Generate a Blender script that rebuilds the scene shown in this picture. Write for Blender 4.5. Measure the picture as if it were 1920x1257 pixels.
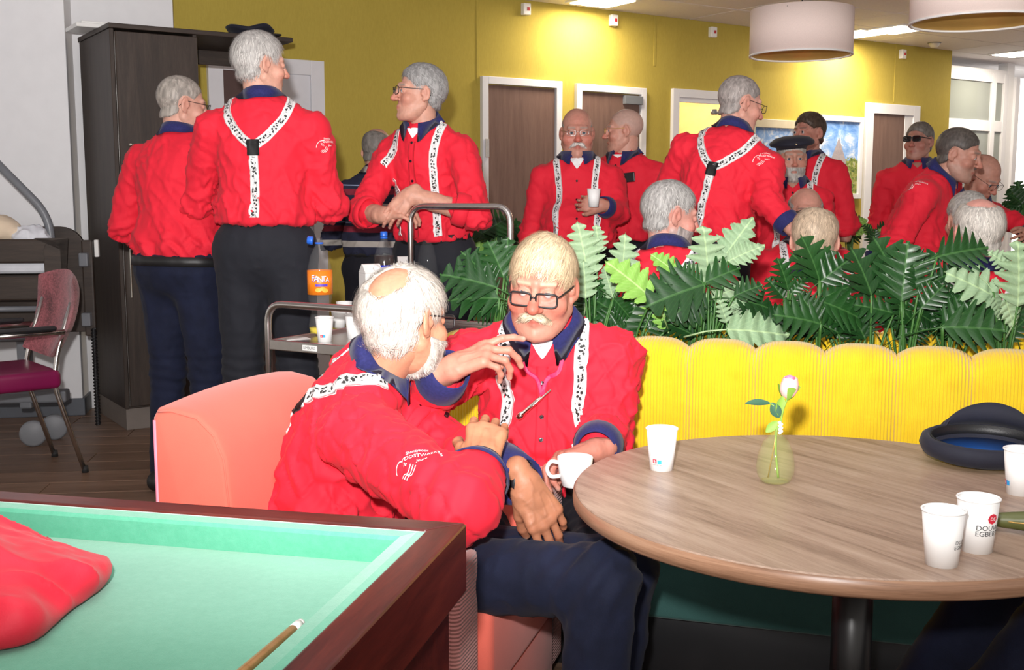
import bpy, bmesh, math, random
import numpy as np
from mathutils import Vector, Matrix

# ------------------------------------------------------------------ camera, world, light
for o in list(bpy.data.objects): bpy.data.objects.remove(o)
SC = bpy.context.scene
COL = SC.collection
FPX = 2080.0; CAMH = 1.25; PITCH = math.atan((628.5-370)/FPX)
cd = bpy.data.cameras.new('camera'); cam = bpy.data.objects.new('camera', cd); COL.objects.link(cam)
cd.sensor_width = 36.0; cd.lens = FPX/1920*36.0; cd.clip_start = .05
cam.location = (0, 0, CAMH); cam.rotation_euler = (math.pi/2-PITCH, 0, 0)
SC.camera = cam
w = bpy.data.worlds.new('world'); SC.world = w; w.use_nodes = True
w.node_tree.nodes['Background'].inputs[0].default_value = (1.0, .93, .86, 1)
w.node_tree.nodes['Background'].inputs[1].default_value = .8
SC.view_settings.view_transform = 'Standard'; SC.view_settings.look = 'None'
SC.view_settings.gamma = 1.0; SC.view_settings.use_curve_mapping = False
SC.view_settings.exposure = 0.0
def lamp(name, kind, loc, energy, color=(1,1,1), size=.1, rot=(0,0,0), size_y=None):
    l = bpy.data.lights.new(name, kind); l.energy = energy; l.color = color
    if kind == 'AREA':
        l.size = size
        if size_y: l.shape = 'RECTANGLE'; l.size_y = size_y
    else: l.shadow_soft_size = size
    o = bpy.data.objects.new(name, l); COL.objects.link(o); o.location = loc; o.rotation_euler = rot
    return o
# the photographer's flash gun, on the camera
fl_ = lamp('camera_flash', 'SPOT', (-.07, -.02, 1.44), 1000, (1, .97, .95), .035, (math.radians(110), 0, 0))
fl_.data.spot_size = math.radians(110); fl_.data.spot_blend = 1.

# ------------------------------------------------------------------ geometry of the place
def ray(px, py):
    cx = (px-960)/FPX; cy = (628.5-py)/FPX
    return np.array([cx, math.cos(PITCH)+math.sin(PITCH)*cy, -math.sin(PITCH)+math.cos(PITCH)*cy])
def at(px, py, Y):
    d = ray(px, py); return np.array([0, 0, CAMH])+d*(Y/d[1])
def atz(px, py, z):
    d = ray(px, py); return np.array([0, 0, CAMH])+d*((z-CAMH)/d[2])
W0 = np.array([-2.25, 7.2]); WU = np.array([.832, .5548]); WN = np.array([.5548, -.832])
WANG = math.atan2(WU[1], WU[0])
def onwall(px, py, off=0.):
    """pixel -> (s along the yellow wall, z) on the plane that stands off metres in front of it"""
    d = ray(px, py); t = ((W0+WN*off)@WN)/(d[:2]@WN); p = np.array([0, 0, CAMH])+d*t
    return (p[:2]-W0)@WU, p[2]
def wp(s, off, z): 
    q = W0+WU*s+WN*off; return (q[0], q[1], z)

# ------------------------------------------------------------------ materials
MATS = {}
def new_mat(name):
    m = bpy.data.materials.new(name); m.use_nodes = True; nt = m.node_tree
    b = nt.nodes['Principled BSDF']; MATS[name] = m
    return m, nt, b
def nd(nt, kind, **kw):
    n = nt.nodes.new(kind)
    for k, v in kw.items():
        if k.startswith('i_'):
            key = k[2:]
            key = int(key) if key.isdigit() else key.replace('_', ' ')
            n.inputs[key].default_value = v
        else: setattr(n, k, v)
    return n
def ramp(nt, src, stops):
    r = nt.nodes.new('ShaderNodeValToRGB'); e = r.color_ramp.elements
    while len(e) < len(stops): e.new(.5)
    for i, (p, c) in enumerate(stops):
        e[i].position = p; e[i].color = (*c, 1) if len(c) == 3 else c
    nt.links.new(src, r.inputs[0]); return r.outputs[0]
def mathn(nt, op, a, b=None, c=None):
    n = nt.nodes.new('ShaderNodeMath'); n.operation = op
    for i, v in enumerate((a, b, c)):
        if v is None: continue
        if isinstance(v, (int, float)): n.inputs[i].default_value = v
        else: nt.links.new(v, n.inputs[i])
    return n.outputs[0]
def mixc(nt, f, a, b):
    n = nt.nodes.new('ShaderNodeMix'); n.data_type = 'RGBA'
    for key, v in ((0, f), (6, a), (7, b)):
        if isinstance(v, (int, float)): n.inputs[key].default_value = v
        elif isinstance(v, tuple): n.inputs[key].default_value = (*v, 1) if len(v) == 3 else v
        else: nt.links.new(v, n.inputs[key])
    return n.outputs[2]
def coords(nt, scale=(1,1,1), kind='Object', rot=(0,0,0)):
    tc = nt.nodes.new('ShaderNodeTexCoord'); mp = nt.nodes.new('ShaderNodeMapping')
    mp.inputs['Scale'].default_value = scale; mp.inputs['Rotation'].default_value = rot
    nt.links.new(tc.outputs[kind], mp.inputs[0]); return mp.outputs[0]
def noise(nt, vec, scale, detail=3, rough=.55, dist=0.):
    n = nd(nt, 'ShaderNodeTexNoise', i_Scale=scale, i_Detail=detail, i_Roughness=rough, i_Distortion=dist)
    if vec is not None: nt.links.new(vec, n.inputs['Vector'])
    return n.outputs['Fac']
def bump(nt, b, h, strength=.3, dist=.01):
    n = nd(nt, 'ShaderNodeBump', i_Strength=strength, i_Distance=dist)
    nt.links.new(h, n.inputs['Height']); nt.links.new(n.outputs[0], b.inputs['Normal'])
def setp(b, **kw):
    for k, v in kw.items(): b.inputs[k.replace('_', ' ')].default_value = v

def plain(name, col, rough=.5, metal=0., var=.06, vscale=12., bmp=0., bscale=200., spec=.5, sheen=0., coat=0.):
    m, nt, b = new_mat(name); v = coords(nt)
    n = noise(nt, v, vscale)
    lo = tuple(max(0, c*(1-var)) for c in col); hi = tuple(min(1, c*(1+var)) for c in col)
    nt.links.new(ramp(nt, n, [(.3, lo), (.7, hi)]), b.inputs['Base Color'])
    setp(b, Roughness=rough, Metallic=metal); b.inputs['Specular IOR Level'].default_value = spec
    if sheen: b.inputs['Sheen Weight'].default_value = sheen
    if coat: b.inputs['Coat Weight'].default_value = coat
    if bmp: bump(nt, b, noise(nt, v, bscale, 2), bmp, .004)
    return m
def wood(name, c1, c2, c3, scale=(1, 12, 12), rough=.45, grain=6., perobj=0., spec=.5, bmp=.12):
    """grain runs along object x"""
    m, nt, b = new_mat(name); v = coords(nt, scale)
    if perobj:
        oi = nt.nodes.new('ShaderNodeObjectInfo'); ad = nt.nodes.new('ShaderNodeVectorMath'); ad.operation = 'MULTIPLY_ADD'
        cb = nt.nodes.new('ShaderNodeCombineXYZ')
        for i in range(3): nt.links.new(mathn(nt, 'MULTIPLY', oi.outputs['Random'], 37.+i*11), cb.inputs[i])
        nt.links.new(v, ad.inputs[0]); ad.inputs[1].default_value = (1, 1, 1); nt.links.new(cb.outputs[0], ad.inputs[2]); v = ad.outputs[0]
    n1 = noise(nt, v, grain*.35, 4, .6, .6); n2 = noise(nt, v, grain*3, 5, .7, .2)
    f = mathn(nt, 'ADD', mathn(nt, 'MULTIPLY', n1, .65), mathn(nt, 'MULTIPLY', n2, .35))
    col = ramp(nt, f, [(.33, c1), (.5, c2), (.68, c3)])
    if perobj:
        hs = nd(nt, 'ShaderNodeHueSaturation'); nt.links.new(col, hs.inputs['Color'])
        nt.links.new(mathn(nt, 'MULTIPLY_ADD', oi.outputs['Random'], perobj, 1-perobj/2), hs.inputs['Value']); col = hs.outputs[0]
    nt.links.new(col, b.inputs['Base Color']); setp(b, Roughness=rough); b.inputs['Specular IOR Level'].default_value = spec
    if bmp: bump(nt, b, f, bmp, .003)
    return m
def fabric(name, col, weave=900., rough=.85, var=.1, bmp=.25, sheen=.2, vs=6.):
    m, nt, b = new_mat(name); v = coords(nt)
    n = noise(nt, v, vs, 4); n2 = noise(nt, v, weave, 2)
    f = mathn(nt, 'ADD', mathn(nt, 'MULTIPLY', n, .6), mathn(nt, 'MULTIPLY', n2, .4))
    lo = tuple(c*(1-var) for c in col); hi = tuple(min(1, c*(1+var)) for c in col)
    nt.links.new(ramp(nt, f, [(.35, lo), (.65, hi)]), b.inputs['Base Color'])
    setp(b, Roughness=rough); b.inputs['Sheen Weight'].default_value = sheen; b.inputs['Specular IOR Level'].default_value = .25
    bump(nt, b, n2, bmp, .002); return m
def emit(name, col, strength):
    m, nt, b = new_mat(name); setp(b, Emission_Strength=strength); b.inputs['Emission Color'].default_value = (*col, 1)
    b.inputs['Base Color'].default_value = (*col, 1); return m
def glass(name, col, rough=.02, ior=1.45, alpha=None):
    m, nt, b = new_mat(name); b.inputs['Base Color'].default_value = (*col, 1)
    setp(b, Roughness=rough, IOR=ior); b.inputs['Transmission Weight'].default_value = 1.
    if alpha is not None:
        b.inputs['Transmission Weight'].default_value = 0.; b.inputs['Alpha'].default_value = alpha
    return m
def colattr(name, rough=.5, sss=0., bmp=0., bscale=150., spec=.4, sheen=0.):
    m, nt, b = new_mat(name); a = nd(nt, 'ShaderNodeAttribute', attribute_name='Col')
    v = coords(nt); n = noise(nt, v, 60, 3)
    hs = nd(nt, 'ShaderNodeHueSaturation'); nt.links.new(a.outputs['Color'], hs.inputs['Color'])
    nt.links.new(mathn(nt, 'MULTIPLY_ADD', n, .3, .85), hs.inputs['Value'])
    nt.links.new(hs.outputs[0], b.inputs['Base Color']); setp(b, Roughness=rough); b.inputs['Specular IOR Level'].default_value = spec
    if sss:
        b.inputs['Subsurface Weight'].default_value = sss; b.inputs['Subsurface Radius'].default_value = (.006, .002, .001)
        b.inputs['Subsurface Scale'].default_value = 1.
    if sheen: b.inputs['Sheen Weight'].default_value = sheen
    if bmp: bump(nt, b, noise(nt, v, bscale, 4), bmp, .002)
    return m

plain('white_paint', (.80, .80, .82), .6, var=.02)
plain('white_frame', (.74, .74, .78), .45, var=.02)
plain('white_plastic', (.82, .82, .80), .4, var=.01)
plain('cup_paper', (.86, .86, .85), .55, var=.01)
plain('porcelain', (.88, .88, .87), .15, var=.01)
plain('black_plastic', (.012, .012, .014), .4, var=.1)
plain('black_metal', (.012, .012, .013), .35, var=.1)
plain('rubber', (.015, .015, .015), .7)
plain('grey_plastic', (.22, .23, .25), .5)
plain('grey_steel', (.17, .18, .20), .38, var=.05)
plain('steel', (.62, .60, .58), .27, metal=1., var=.05, vscale=30, bmp=.04, bscale=400)
plain('brass', (.7, .6, .35), .25, metal=1.)
plain('silver', (.75, .72, .64), .2, metal=1.)
plain('red_plastic', (.5, .01, .02), .4)
plain('navy', (.020, .022, .105), .8, var=.2, vscale=150, sheen=.1, spec=.2)
plain('black_leather', (.010, .010, .011), .45, bmp=.15, bscale=500)
plain('button', (.02, .006, .01), .25)
plain('white_print', (.9, .9, .9), .6, var=.0)
plain('black_print', (.02, .02, .025), .6)
plain('blue_print', (.03, .35, .75), .5)
plain('red_print', (.65, .02, .05), .5)
plain('undershirt', (.82, .82, .83), .9)
plain('gold', (.55, .34, .10), .35, metal=.6)
plain('lampshade', (.93, .78, .72), .8, var=.03, vscale=200, bmp=.1, bscale=900)
plain('magenta_vinyl', (.20, .006, .065), .38, var=.08, bmp=.05)
plain('cream_fabric', (.78, .64, .48), .9, bmp=.2)
plain('sheet_white', (.72, .74, .80), .85, bmp=.15)
plain('skirting', (.10, .11, .13), .5)
plain('plinth_grey', (.20, .17, .15), .45)
plain('dark_void', (.01, .009, .009), .7)
plain('planter', (.05, .045, .04), .7)
plain('soil', (.03, .02, .012), .95, bmp=.5, bscale=90)
plain('jacket_red', (.72, .012, .040), .62, var=.08, bmp=.08, bscale=300, sheen=.1)
plain('pink_tape', (.85, .25, .35), .5)
plain('chalk', (.85, .82, .78), .8)
plain('lanyard', (.75, .03, .12), .6)
plain('blue_lining', (.01, .11, .45), .35)
plain('cap_navy', (.006, .007, .018), .8, var=.15, bmp=.1, bscale=600, sheen=.05)
plain('olive', (.09, .10, .025), .45)
plain('petal', (.80, .46, .42), .6, var=.1)
plain('petal_tip', (.78, .17, .30), .6, var=.1)
plain('sepal', (.20, .36, .05), .6)
plain('rose_leaf', (.03, .10, .055), .5)
plain('orange_cap', (.9, .17, .01), .35)
plain('blue_cap', (.02, .13, .62), .35)
plain('orange_label', (.85, .22, .01), .4, var=.05)
plain('blue_label', (.012, .03, .55), .35)
plain('cola', (.02, .006, .004), .1)
plain('yellow_drink', (.75, .60, .05), .3)
plain('carton_white', (.8, .8, .78), .4)
plain('apple_red', (.62, .05, .03), .4, var=.3, vscale=40)
plain('leaf_print', (.12, .30, .04), .5)
plain('orange_slice', (.9, .45, .05), .5)
plain('purple_print', (.10, .05, .5), .5)
fabric('coral_fabric', (.76, .150, .105), 700, var=.06, bmp=.15)
fabric('teal_fabric', (.035, .105, .095), 700, var=.12)
fabric('rose_tweed', (.30, .085, .10), 110, var=.75, bmp=.5)
fabric('red_shirt', (.70, .017, .038), 1200, rough=.75, var=.05, bmp=.06, sheen=.03, vs=4)
fabric('jeans', (.008, .011, .030), 900, var=.3, bmp=.2, vs=14, sheen=.03)
fabric('dark_trousers', (.014, .015, .021), 1100, rough=.8, var=.12, bmp=.1, sheen=.03)
fabric('black_trousers', (.008, .008, .013), 1100, rough=.8, var=.12, bmp=.1, sheen=.02)
wood('dark_oak', (.020, .013, .010), (.036, .024, .018), (.058, .040, .030), (1.2, 14, 14), .5, 5)
wood('door_wood', (.125, .070, .055), (.165, .095, .075), (.20, .12, .095), (1, 16, 16), .5, 6)
wood('mahogany', (.045, .006, .005), (.090, .012, .009), (.15, .022, .014), (2, 18, 18), .28, 5)
wood('floor_wood', (.12, .070, .045), (.20, .120, .080), (.28, .175, .12), (1.2, 9, 9), .42, 4, perobj=.35)
wood('table_wood', (.19, .120, .085), (.36, .250, .185), (.47, .35, .27), (1.6, 20, 20), .38, 5, bmp=.05)
wood('table_edge', (.15, .075, .042), (.30, .165, .10), (.40, .24, .15), (2, 2, 60), .35, 3)
wood('cue_wood', (.42, .19, .055), (.55, .27, .085), (.62, .33, .12), (2, 30, 30), .3, 4)
colattr('skin', .5, .12, .18, 220., .35)
colattr('hair', .5, 0, 0, spec=.35)
glass('clear_plastic', (.28, .29, .30), .08, 1.40, alpha=.10)
glass('vase_glass', (.40, .46, .16), .04, 1.5, alpha=.16)
glass('lens', (.25, .25, .25), .02, 1.3, alpha=.07)
glass('dark_lens', (.01, .008, .008), .1, alpha=.95)
glass('window_glass', (.36, .39, .37), .05, alpha=.6)
emit('ceiling_glow', (1, .90, .72), 9.)
emit('daylight_glass', (1, .98, .90), 2.4)

def yellow_wall_mat():
    m, nt, b = new_mat('yellow_wall'); v = coords(nt)
    br = noise(nt, coords(nt, (140, 140, 30)), 1., 2); n = noise(nt, v, 2, 3)
    col = ramp(nt, mathn(nt, 'ADD', mathn(nt, 'MULTIPLY', br, .5), mathn(nt, 'MULTIPLY', n, .5)), [(.3, (.43, .335, .065)), (.7, (.50, .39, .08))])
    nt.links.new(col, b.inputs['Base Color']); setp(b, Roughness=.8); b.inputs['Specular IOR Level'].default_value = .12
    bump(nt, b, br, .12, .002)
yellow_wall_mat()
def corduroy(name, c1, c2, axis, freq):
    m, nt, b = new_mat(name); v = coords(nt); sp = nt.nodes.new('ShaderNodeSeparateXYZ'); nt.links.new(v, sp.inputs[0])
    n = noise(nt, v, 7, 4)
    nt.links.new(ramp(nt, n, [(.35, c1), (.65, c2)]), b.inputs['Base Color'])
    setp(b, Roughness=.8); b.inputs['Sheen Weight'].default_value = .35; b.inputs['Specular IOR Level'].default_value = .15
    s = mathn(nt, 'SINE', mathn(nt, 'MULTIPLY', sp.outputs[axis], freq*2*math.pi))
    bump(nt, b, s, .55, .0035)
corduroy('pink_corduroy', (.50, .20, .185), (.60, .265, .24), 2, 130)
corduroy('pink_corduroy_up', (.50, .20, .185), (.60, .265, .24), 1, 130)
def felt(name, c1, c2):
    m, nt, b = new_mat(name); v = coords(nt)
    f = mathn(nt, 'ADD', mathn(nt, 'MULTIPLY', noise(nt, v, 5, 4), .5), mathn(nt, 'MULTIPLY', noise(nt, v, 90, 4, .7), .5))
    nt.links.new(ramp(nt, f, [(.35, c1), (.65, c2)]), b.inputs['Base Color'])
    setp(b, Roughness=.95); b.inputs['Sheen Weight'].default_value = .5; b.inputs['Specular IOR Level'].default_value = .1
    bump(nt, b, noise(nt, v, 700, 2), .25, .002)
felt('felt_green', (.085, .38, .24), (.125, .45, .30))
def strap_mat():
    m, nt, b = new_mat('music_strap'); tc = nt.nodes.new('ShaderNodeTexCoord'); sp = nt.nodes.new('ShaderNodeSeparateXYZ')
    nt.links.new(tc.outputs['UV'], sp.inputs[0]); u, v = sp.outputs[0], sp.outputs[1]
    inb = mathn(nt, 'LESS_THAN', mathn(nt, 'ABSOLUTE', mathn(nt, 'SUBTRACT', u, .5)), .27)
    fr = mathn(nt, 'FRACT', mathn(nt, 'MULTIPLY', u, 9.))
    line = mathn(nt, 'MULTIPLY', mathn(nt, 'LESS_THAN', fr, .26), inb)
    cb = nt.nodes.new('ShaderNodeCombineXYZ'); nt.links.new(mathn(nt, 'MULTIPLY', u, 3.2), cb.inputs[0]); nt.links.new(mathn(nt, 'MULTIPLY', v, 95.), cb.inputs[1])
    vo = nd(nt, 'ShaderNodeTexVoronoi', i_Scale=1.); nt.links.new(cb.outputs[0], vo.inputs['Vector'])
    dots = mathn(nt, 'LESS_THAN', vo.outputs['Distance'], .40)
    cb2 = nt.nodes.new('ShaderNodeCombineXYZ'); nt.links.new(mathn(nt, 'MULTIPLY', u, 2.), cb2.inputs[0]); nt.links.new(mathn(nt, 'MULTIPLY', v, 260.), cb2.inputs[1])
    st = mathn(nt, 'GREATER_THAN', noise(nt, cb2.outputs[0], 1., 1), .62)
    notes = mathn(nt, 'MULTIPLY', mathn(nt, 'MAXIMUM', dots, st), inb)
    f = mathn(nt, 'MAXIMUM', mathn(nt, 'MULTIPLY', line, .75), notes)
    nt.links.new(mixc(nt, f, (.80, .80, .80), (.02, .02, .02)), b.inputs['Base Color']); setp(b, Roughness=.7)
strap_mat()
def stripe_mat():
    m, nt, b = new_mat('striped_polo'); v = coords(nt); sp = nt.nodes.new('ShaderNodeSeparateXYZ'); nt.links.new(v, sp.inputs[0])
    f = mathn(nt, 'FRACT', mathn(nt, 'MULTIPLY', mathn(nt, 'ADD', sp.outputs[2], mathn(nt, 'MULTIPLY', noise(nt, v, 3), .02)), 5.2))
    n = (.010, .012, .035)
    r = nt.nodes.new('ShaderNodeValToRGB'); r.color_ramp.interpolation = 'CONSTANT'; e = r.color_ramp.elements
    st = [(0, n), (.22, (.36, .33, .30)), (.38, n), (.62, (.20, .012, .03)), (.78, n), (.86, (.25, .3, .45)), (.89, n)]
    while len(e) < len(st): e.new(.5)
    for i, (p, c) in enumerate(st): e[i].position = p; e[i].color = (*c, 1)
    nt.links.new(f, r.inputs[0]); nt.links.new(r.outputs[0], b.inputs['Base Color']); setp(b, Roughness=.85)
stripe_mat()
def leaf_mat(name, c1, c2, cv, rough=.4, vein=1.):
    m, nt, b = new_mat(name); tc = nt.nodes.new('ShaderNodeTexCoord'); sp = nt.nodes.new('ShaderNodeSeparateXYZ')
    nt.links.new(tc.outputs['UV'], sp.inputs[0]); u, v = sp.outputs[0], sp.outputs[1]
    oi = nt.nodes.new('ShaderNodeObjectInfo')
    n = noise(nt, coords(nt), 18, 3)
    base = mixc(nt, mathn(nt, 'ADD', mathn(nt, 'MULTIPLY', n, .6), mathn(nt, 'MULTIPLY', oi.outputs['Random'], .5)), c1, c2)
    mid = mathn(nt, 'LESS_THAN', mathn(nt, 'ABSOLUTE', v), .035)
    side = mathn(nt, 'LESS_THAN', mathn(nt, 'FRACT', mathn(nt, 'MULTIPLY', mathn(nt, 'SUBTRACT', u, mathn(nt, 'MULTIPLY', mathn(nt, 'ABSOLUTE', v), .55)), 9.)), .08)
    f = mathn(nt, 'MULTIPLY', mathn(nt, 'MAXIMUM', mid, mathn(nt, 'MULTIPLY', side, .5)), .6*vein)
    nt.links.new(mixc(nt, f, base, cv), b.inputs['Base Color']); setp(b, Roughness=rough)
    b.inputs['Specular IOR Level'].default_value = .4; b.inputs['Subsurface Weight'].default_value = 0.
leaf_mat('leaf_dark', (.005, .026, .007), (.016, .070, .014), (.055, .15, .04), .36)
leaf_mat('leaf_light', (.16, .27, .15), (.34, .46, .28), (.42, .58, .30), .6)
leaf_mat('leaf_fresh', (.16, .36, .05), (.26, .48, .10), (.50, .66, .28), .5)
plain('stem_green', (.05, .15, .03), .5)
def painting_mat(name, seed, tower):
    m, nt, b = new_mat(name); tc = nt.nodes.new('ShaderNodeTexCoord'); mp = nt.nodes.new('ShaderNodeMapping'); mp.inputs['Location'].default_value = (seed, seed, 0)
    sp = nt.nodes.new('ShaderNodeSeparateXYZ'); nt.links.new(tc.outputs['UV'], sp.inputs[0]); nt.links.new(tc.outputs['UV'], mp.inputs[0])
    u, v = sp.outputs[0], sp.outputs[1]; n1 = noise(nt, mp.outputs[0], 4, 5, .7, .5); n2 = noise(nt, mp.outputs[0], 14, 4, .7, 1.)
    sky = ramp(nt, n1, [(.38, (.10, .25, .62)), (.52, (.25, .42, .75)), (.64, (.75, .78, .82))])
    land = ramp(nt, n2, [(.32, (.03, .06, .02)), (.46, (.14, .20, .04)), (.56, (.34, .34, .07)), (.68, (.40, .42, .38))])
    hz = mathn(nt, 'ADD', mathn(nt, 'MULTIPLY', n1, .5), .22)
    c = mixc(nt, mathn(nt, 'LESS_THAN', v, hz), sky, land)
    du = mathn(nt, 'ABSOLUTE', mathn(nt, 'SUBTRACT', u, tower))
    tw = mathn(nt, 'MULTIPLY', mathn(nt, 'LESS_THAN', mathn(nt, 'ADD', mathn(nt, 'MULTIPLY', du, 2.2), v), .78), mathn(nt, 'GREATER_THAN', v, .38))
    tw = mathn(nt, 'MULTIPLY', tw, mathn(nt, 'LESS_THAN', du, .16))
    c = mixc(nt, tw, c, mixc(nt, n2, (.18, .18, .25), (.45, .38, .36)))
    nt.links.new(c, b.inputs['Base Color']); setp(b, Roughness=.6); bump(nt, b, n2, .3, .004)
painting_mat('painting_a', 3.1, .25); painting_mat('painting_b', 7.7, .62)

# ------------------------------------------------------------------ mesh helpers
def tag(o, label=None, cat=None, group=None, kind=None):
    if label: o['label'] = label
    if cat: o['category'] = cat
    if group: o['group'] = group
    if kind: o['kind'] = kind
    return o
def empty(name, loc=(0,0,0), rz=0., label=None, cat=None, group=None, kind=None):
    o = bpy.data.objects.new(name, None); COL.objects.link(o); o.location = loc; o.rotation_euler = (0, 0, rz)
    o.empty_display_size = .05
    return tag(o, label, cat, group, kind)
def mk(name, verts, faces, mat, parent=None, smooth=False, uv=None, loc=None, rz=0., cols=None, mats=None, fmat=None):
    me = bpy.data.meshes.new(name)
    if isinstance(verts, np.ndarray): verts = verts.tolist()
    if isinstance(faces, np.ndarray): faces = faces.tolist()
    me.from_pydata(verts, [], faces)
    me.materials.append(MATS[mat] if isinstance(mat, str) else mat)
    if mats:
        for q in mats: me.materials.append(MATS[q])
        me.polygons.foreach_set('material_index', np.asarray(fmat, dtype=np.int32))
    if smooth: me.polygons.foreach_set('use_smooth', np.ones(len(me.polygons), dtype=bool))
    if uv is not None:
        l = me.uv_layers.new(name='UVMap'); vi = np.zeros(len(me.loops), dtype=np.int32); me.loops.foreach_get('vertex_index', vi)
        l.data.foreach_set('uv', np.asarray(uv, dtype=np.float32)[vi].ravel())
    if cols is not None:
        a = me.color_attributes.new('Col', 'FLOAT_COLOR', 'POINT'); c = np.ones((len(me.vertices), 4), dtype=np.float32); c[:, :3] = cols
        a.data.foreach_set('color', c.ravel())
    me.update()
    o = bpy.data.objects.new(name, me); COL.objects.link(o)
    if parent: o.parent = parent
    if loc is not None: o.location = loc
    if rz: o.rotation_euler = (0, 0, rz)
    return o
def from_bm(name, bm, mat, parent=None, smooth=False, loc=None, rz=0.):
    me = bpy.data.meshes.new(name); bm.normal_update(); bm.to_mesh(me); bm.free(); me.materials.append(MATS[mat])
    if smooth: me.polygons.foreach_set('use_smooth', np.ones(len(me.polygons), dtype=bool))
    o = bpy.data.objects.new(name, me); COL.objects.link(o)
    if parent: o.parent = parent
    if loc is not None: o.location = loc
    if rz: o.rotation_euler = (0, 0, rz)
    return o
def bm_box(bm, c, s, bev=0., seg=2, rot=None):
    r = bmesh.ops.create_cube(bm, size=1.); vs = r['verts']
    for v in vs: v.co = Vector((v.co.x*s[0], v.co.y*s[1], v.co.z*s[2]))
    if bev:
        es = list({e for v in vs for e in v.link_edges})
        g = bmesh.ops.bevel(bm, geom=es, offset=bev, segments=seg, affect='EDGES', profile=.5)
        vs = list({v for f in g['faces'] for v in f.verts} | {v for v in vs if v.is_valid})
    M = Matrix.Translation(Vector(c))
    if rot is not None: M = M @ rot
    for v in vs: v.co = M @ v.co
def box(name, c, s, mat, parent=None, bev=.004, seg=2, rz=0., smooth=False, world=True):
    """box whose origin is its centre"""
    bm = bmesh.new(); bm_box(bm, (0,0,0), s, min(bev, min(s)*.45), seg)
    return from_bm(name, bm, mat, parent, smooth, c, rz)
def frames(P):
    P = np.asarray(P, float); T = np.gradient(P, axis=0); T /= np.linalg.norm(T, axis=1)[:, None]+1e-12
    ref = np.array([0, 0, 1.]) if abs(T[0][2]) < .9 else np.array([1., 0, 0])
    N = []; n = ref-T[0]*(ref@T[0]); n /= np.linalg.norm(n)
    for t in T:
        n = n-t*(n@t); n /= np.linalg.norm(n)+1e-12; N.append(n)
    N = np.array(N); return P, T, N, np.cross(T, N)
def tube_geo(P, r, seg=10, cap=True):
    P, T, N, B = frames(P); n = len(P); r = np.broadcast_to(np.asarray(r, float), (n,))
    a = np.linspace(0, 2*math.pi, seg, endpoint=False)
    V = (P[:, None]+r[:, None, None]*(np.cos(a)[None, :, None]*N[:, None]+np.sin(a)[None, :, None]*B[:, None])).reshape(-1, 3).tolist()
    F = [(i*seg+j, i*seg+(j+1) % seg, (i+1)*seg+(j+1) % seg, (i+1)*seg+j) for i in range(n-1) for j in range(seg)]
    if cap: F += [tuple(range(seg))[::-1], tuple(range((n-1)*seg, n*seg))]
    return V, F
def tube(name, P, r, mat, parent=None, seg=10, smooth=True):
    V, F = tube_geo(P, r, seg); return mk(name, V, F, mat, parent, smooth)
def geo_join(parts):
    V = []; F = []
    for v, f in parts:
        o = len(V); V += [tuple(q) for q in v]; F += [tuple(i+o for i in q) for q in f]
    return V, F
def arc_path(pts, rad, n=6):
    """polyline with rounded corners"""
    pts = [np.asarray(p, float) for p in pts]; out = [pts[0]]
    for i in range(1, len(pts)-1):
        a, b, c = pts[i-1], pts[i], pts[i+1]; u = (a-b)/np.linalg.norm(a-b); v = (c-b)/np.linalg.norm(c-b)
        p, q = b+u*rad, b+v*rad
        for t in np.linspace(0, 1, n+1): out.append((1-t)**2*p+2*t*(1-t)*b+t*t*q)
    out.append(pts[-1]); return np.array(out)
def lathe_geo(prof, seg=28, close=False):
    V = []; F = []; n = len(prof)
    for r, z in prof:
        for j in range(seg):
            a = 2*math.pi*j/seg; V.append((r*math.cos(a), r*math.sin(a), z))
    for i in range(n-1):
        for j in range(seg): F.append((i*seg+j, i*seg+(j+1) % seg, (i+1)*seg+(j+1) % seg, (i+1)*seg+j))
    if close:
        for j in range(seg): F.append(((n-1)*seg+j, (n-1)*seg+(j+1) % seg, (j+1) % seg, j))
    else: F += [tuple(range(seg))[::-1], tuple(range((n-1)*seg, n*seg))]
    return V, F
def lathe(name, prof, mat, parent=None, seg=28, loc=None, smooth=True, close=False):
    V, F = lathe_geo(prof, seg, close); return mk(name, V, F, mat, parent, smooth, loc=loc)
def autosmooth(o, ang=40):
    me = o.data; bm = bmesh.new(); bm.from_mesh(me); 
    for e in bm.edges: e.smooth = not (len(e.link_faces) == 2 and e.calc_face_angle(0) > math.radians(ang))
    for f in bm.faces: f.smooth = True
    bm.to_mesh(me); bm.free(); return o
def prism(name, outline, depth, mat, parent=None, bev=0., loc=None, rz=0., axis='y', seg=2):
    """outline of (x,z) points extruded along y"""
    bm = bmesh.new(); vs = [bm.verts.new((x, -depth/2, z)) for x, z in outline]; f = bm.faces.new(vs)
    r = bmesh.ops.extrude_face_region(bm, geom=[f]); 
    for v in r['geom']:
        if isinstance(v, bmesh.types.BMVert): v.co.y += depth
    bmesh.ops.recalc_face_normals(bm, faces=bm.faces)
    if bev:
        es = [e for e in bm.edges if e.calc_face_angle(0) > .6]
        bmesh.ops.bevel(bm, geom=es, offset=bev, segments=seg, affect='EDGES', profile=.5)
    return from_bm(name, bm, mat, parent, False, loc, rz)
def text_geo(s, size=1.):
    c = bpy.data.curves.new('t', 'FONT'); c.body = s; c.size = size; c.align_x = 'CENTER'; c.align_y = 'CENTER'; c.resolution_u = 3
    o = bpy.data.objects.new('t', c); COL.objects.link(o); me = o.to_mesh()
    V = [tuple(v.co) for v in me.vertices]; F = [tuple(p.vertices) for p in me.polygons]
    o.to_mesh_clear(); bpy.data.objects.remove(o); bpy.data.curves.remove(c); return V, F
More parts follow.
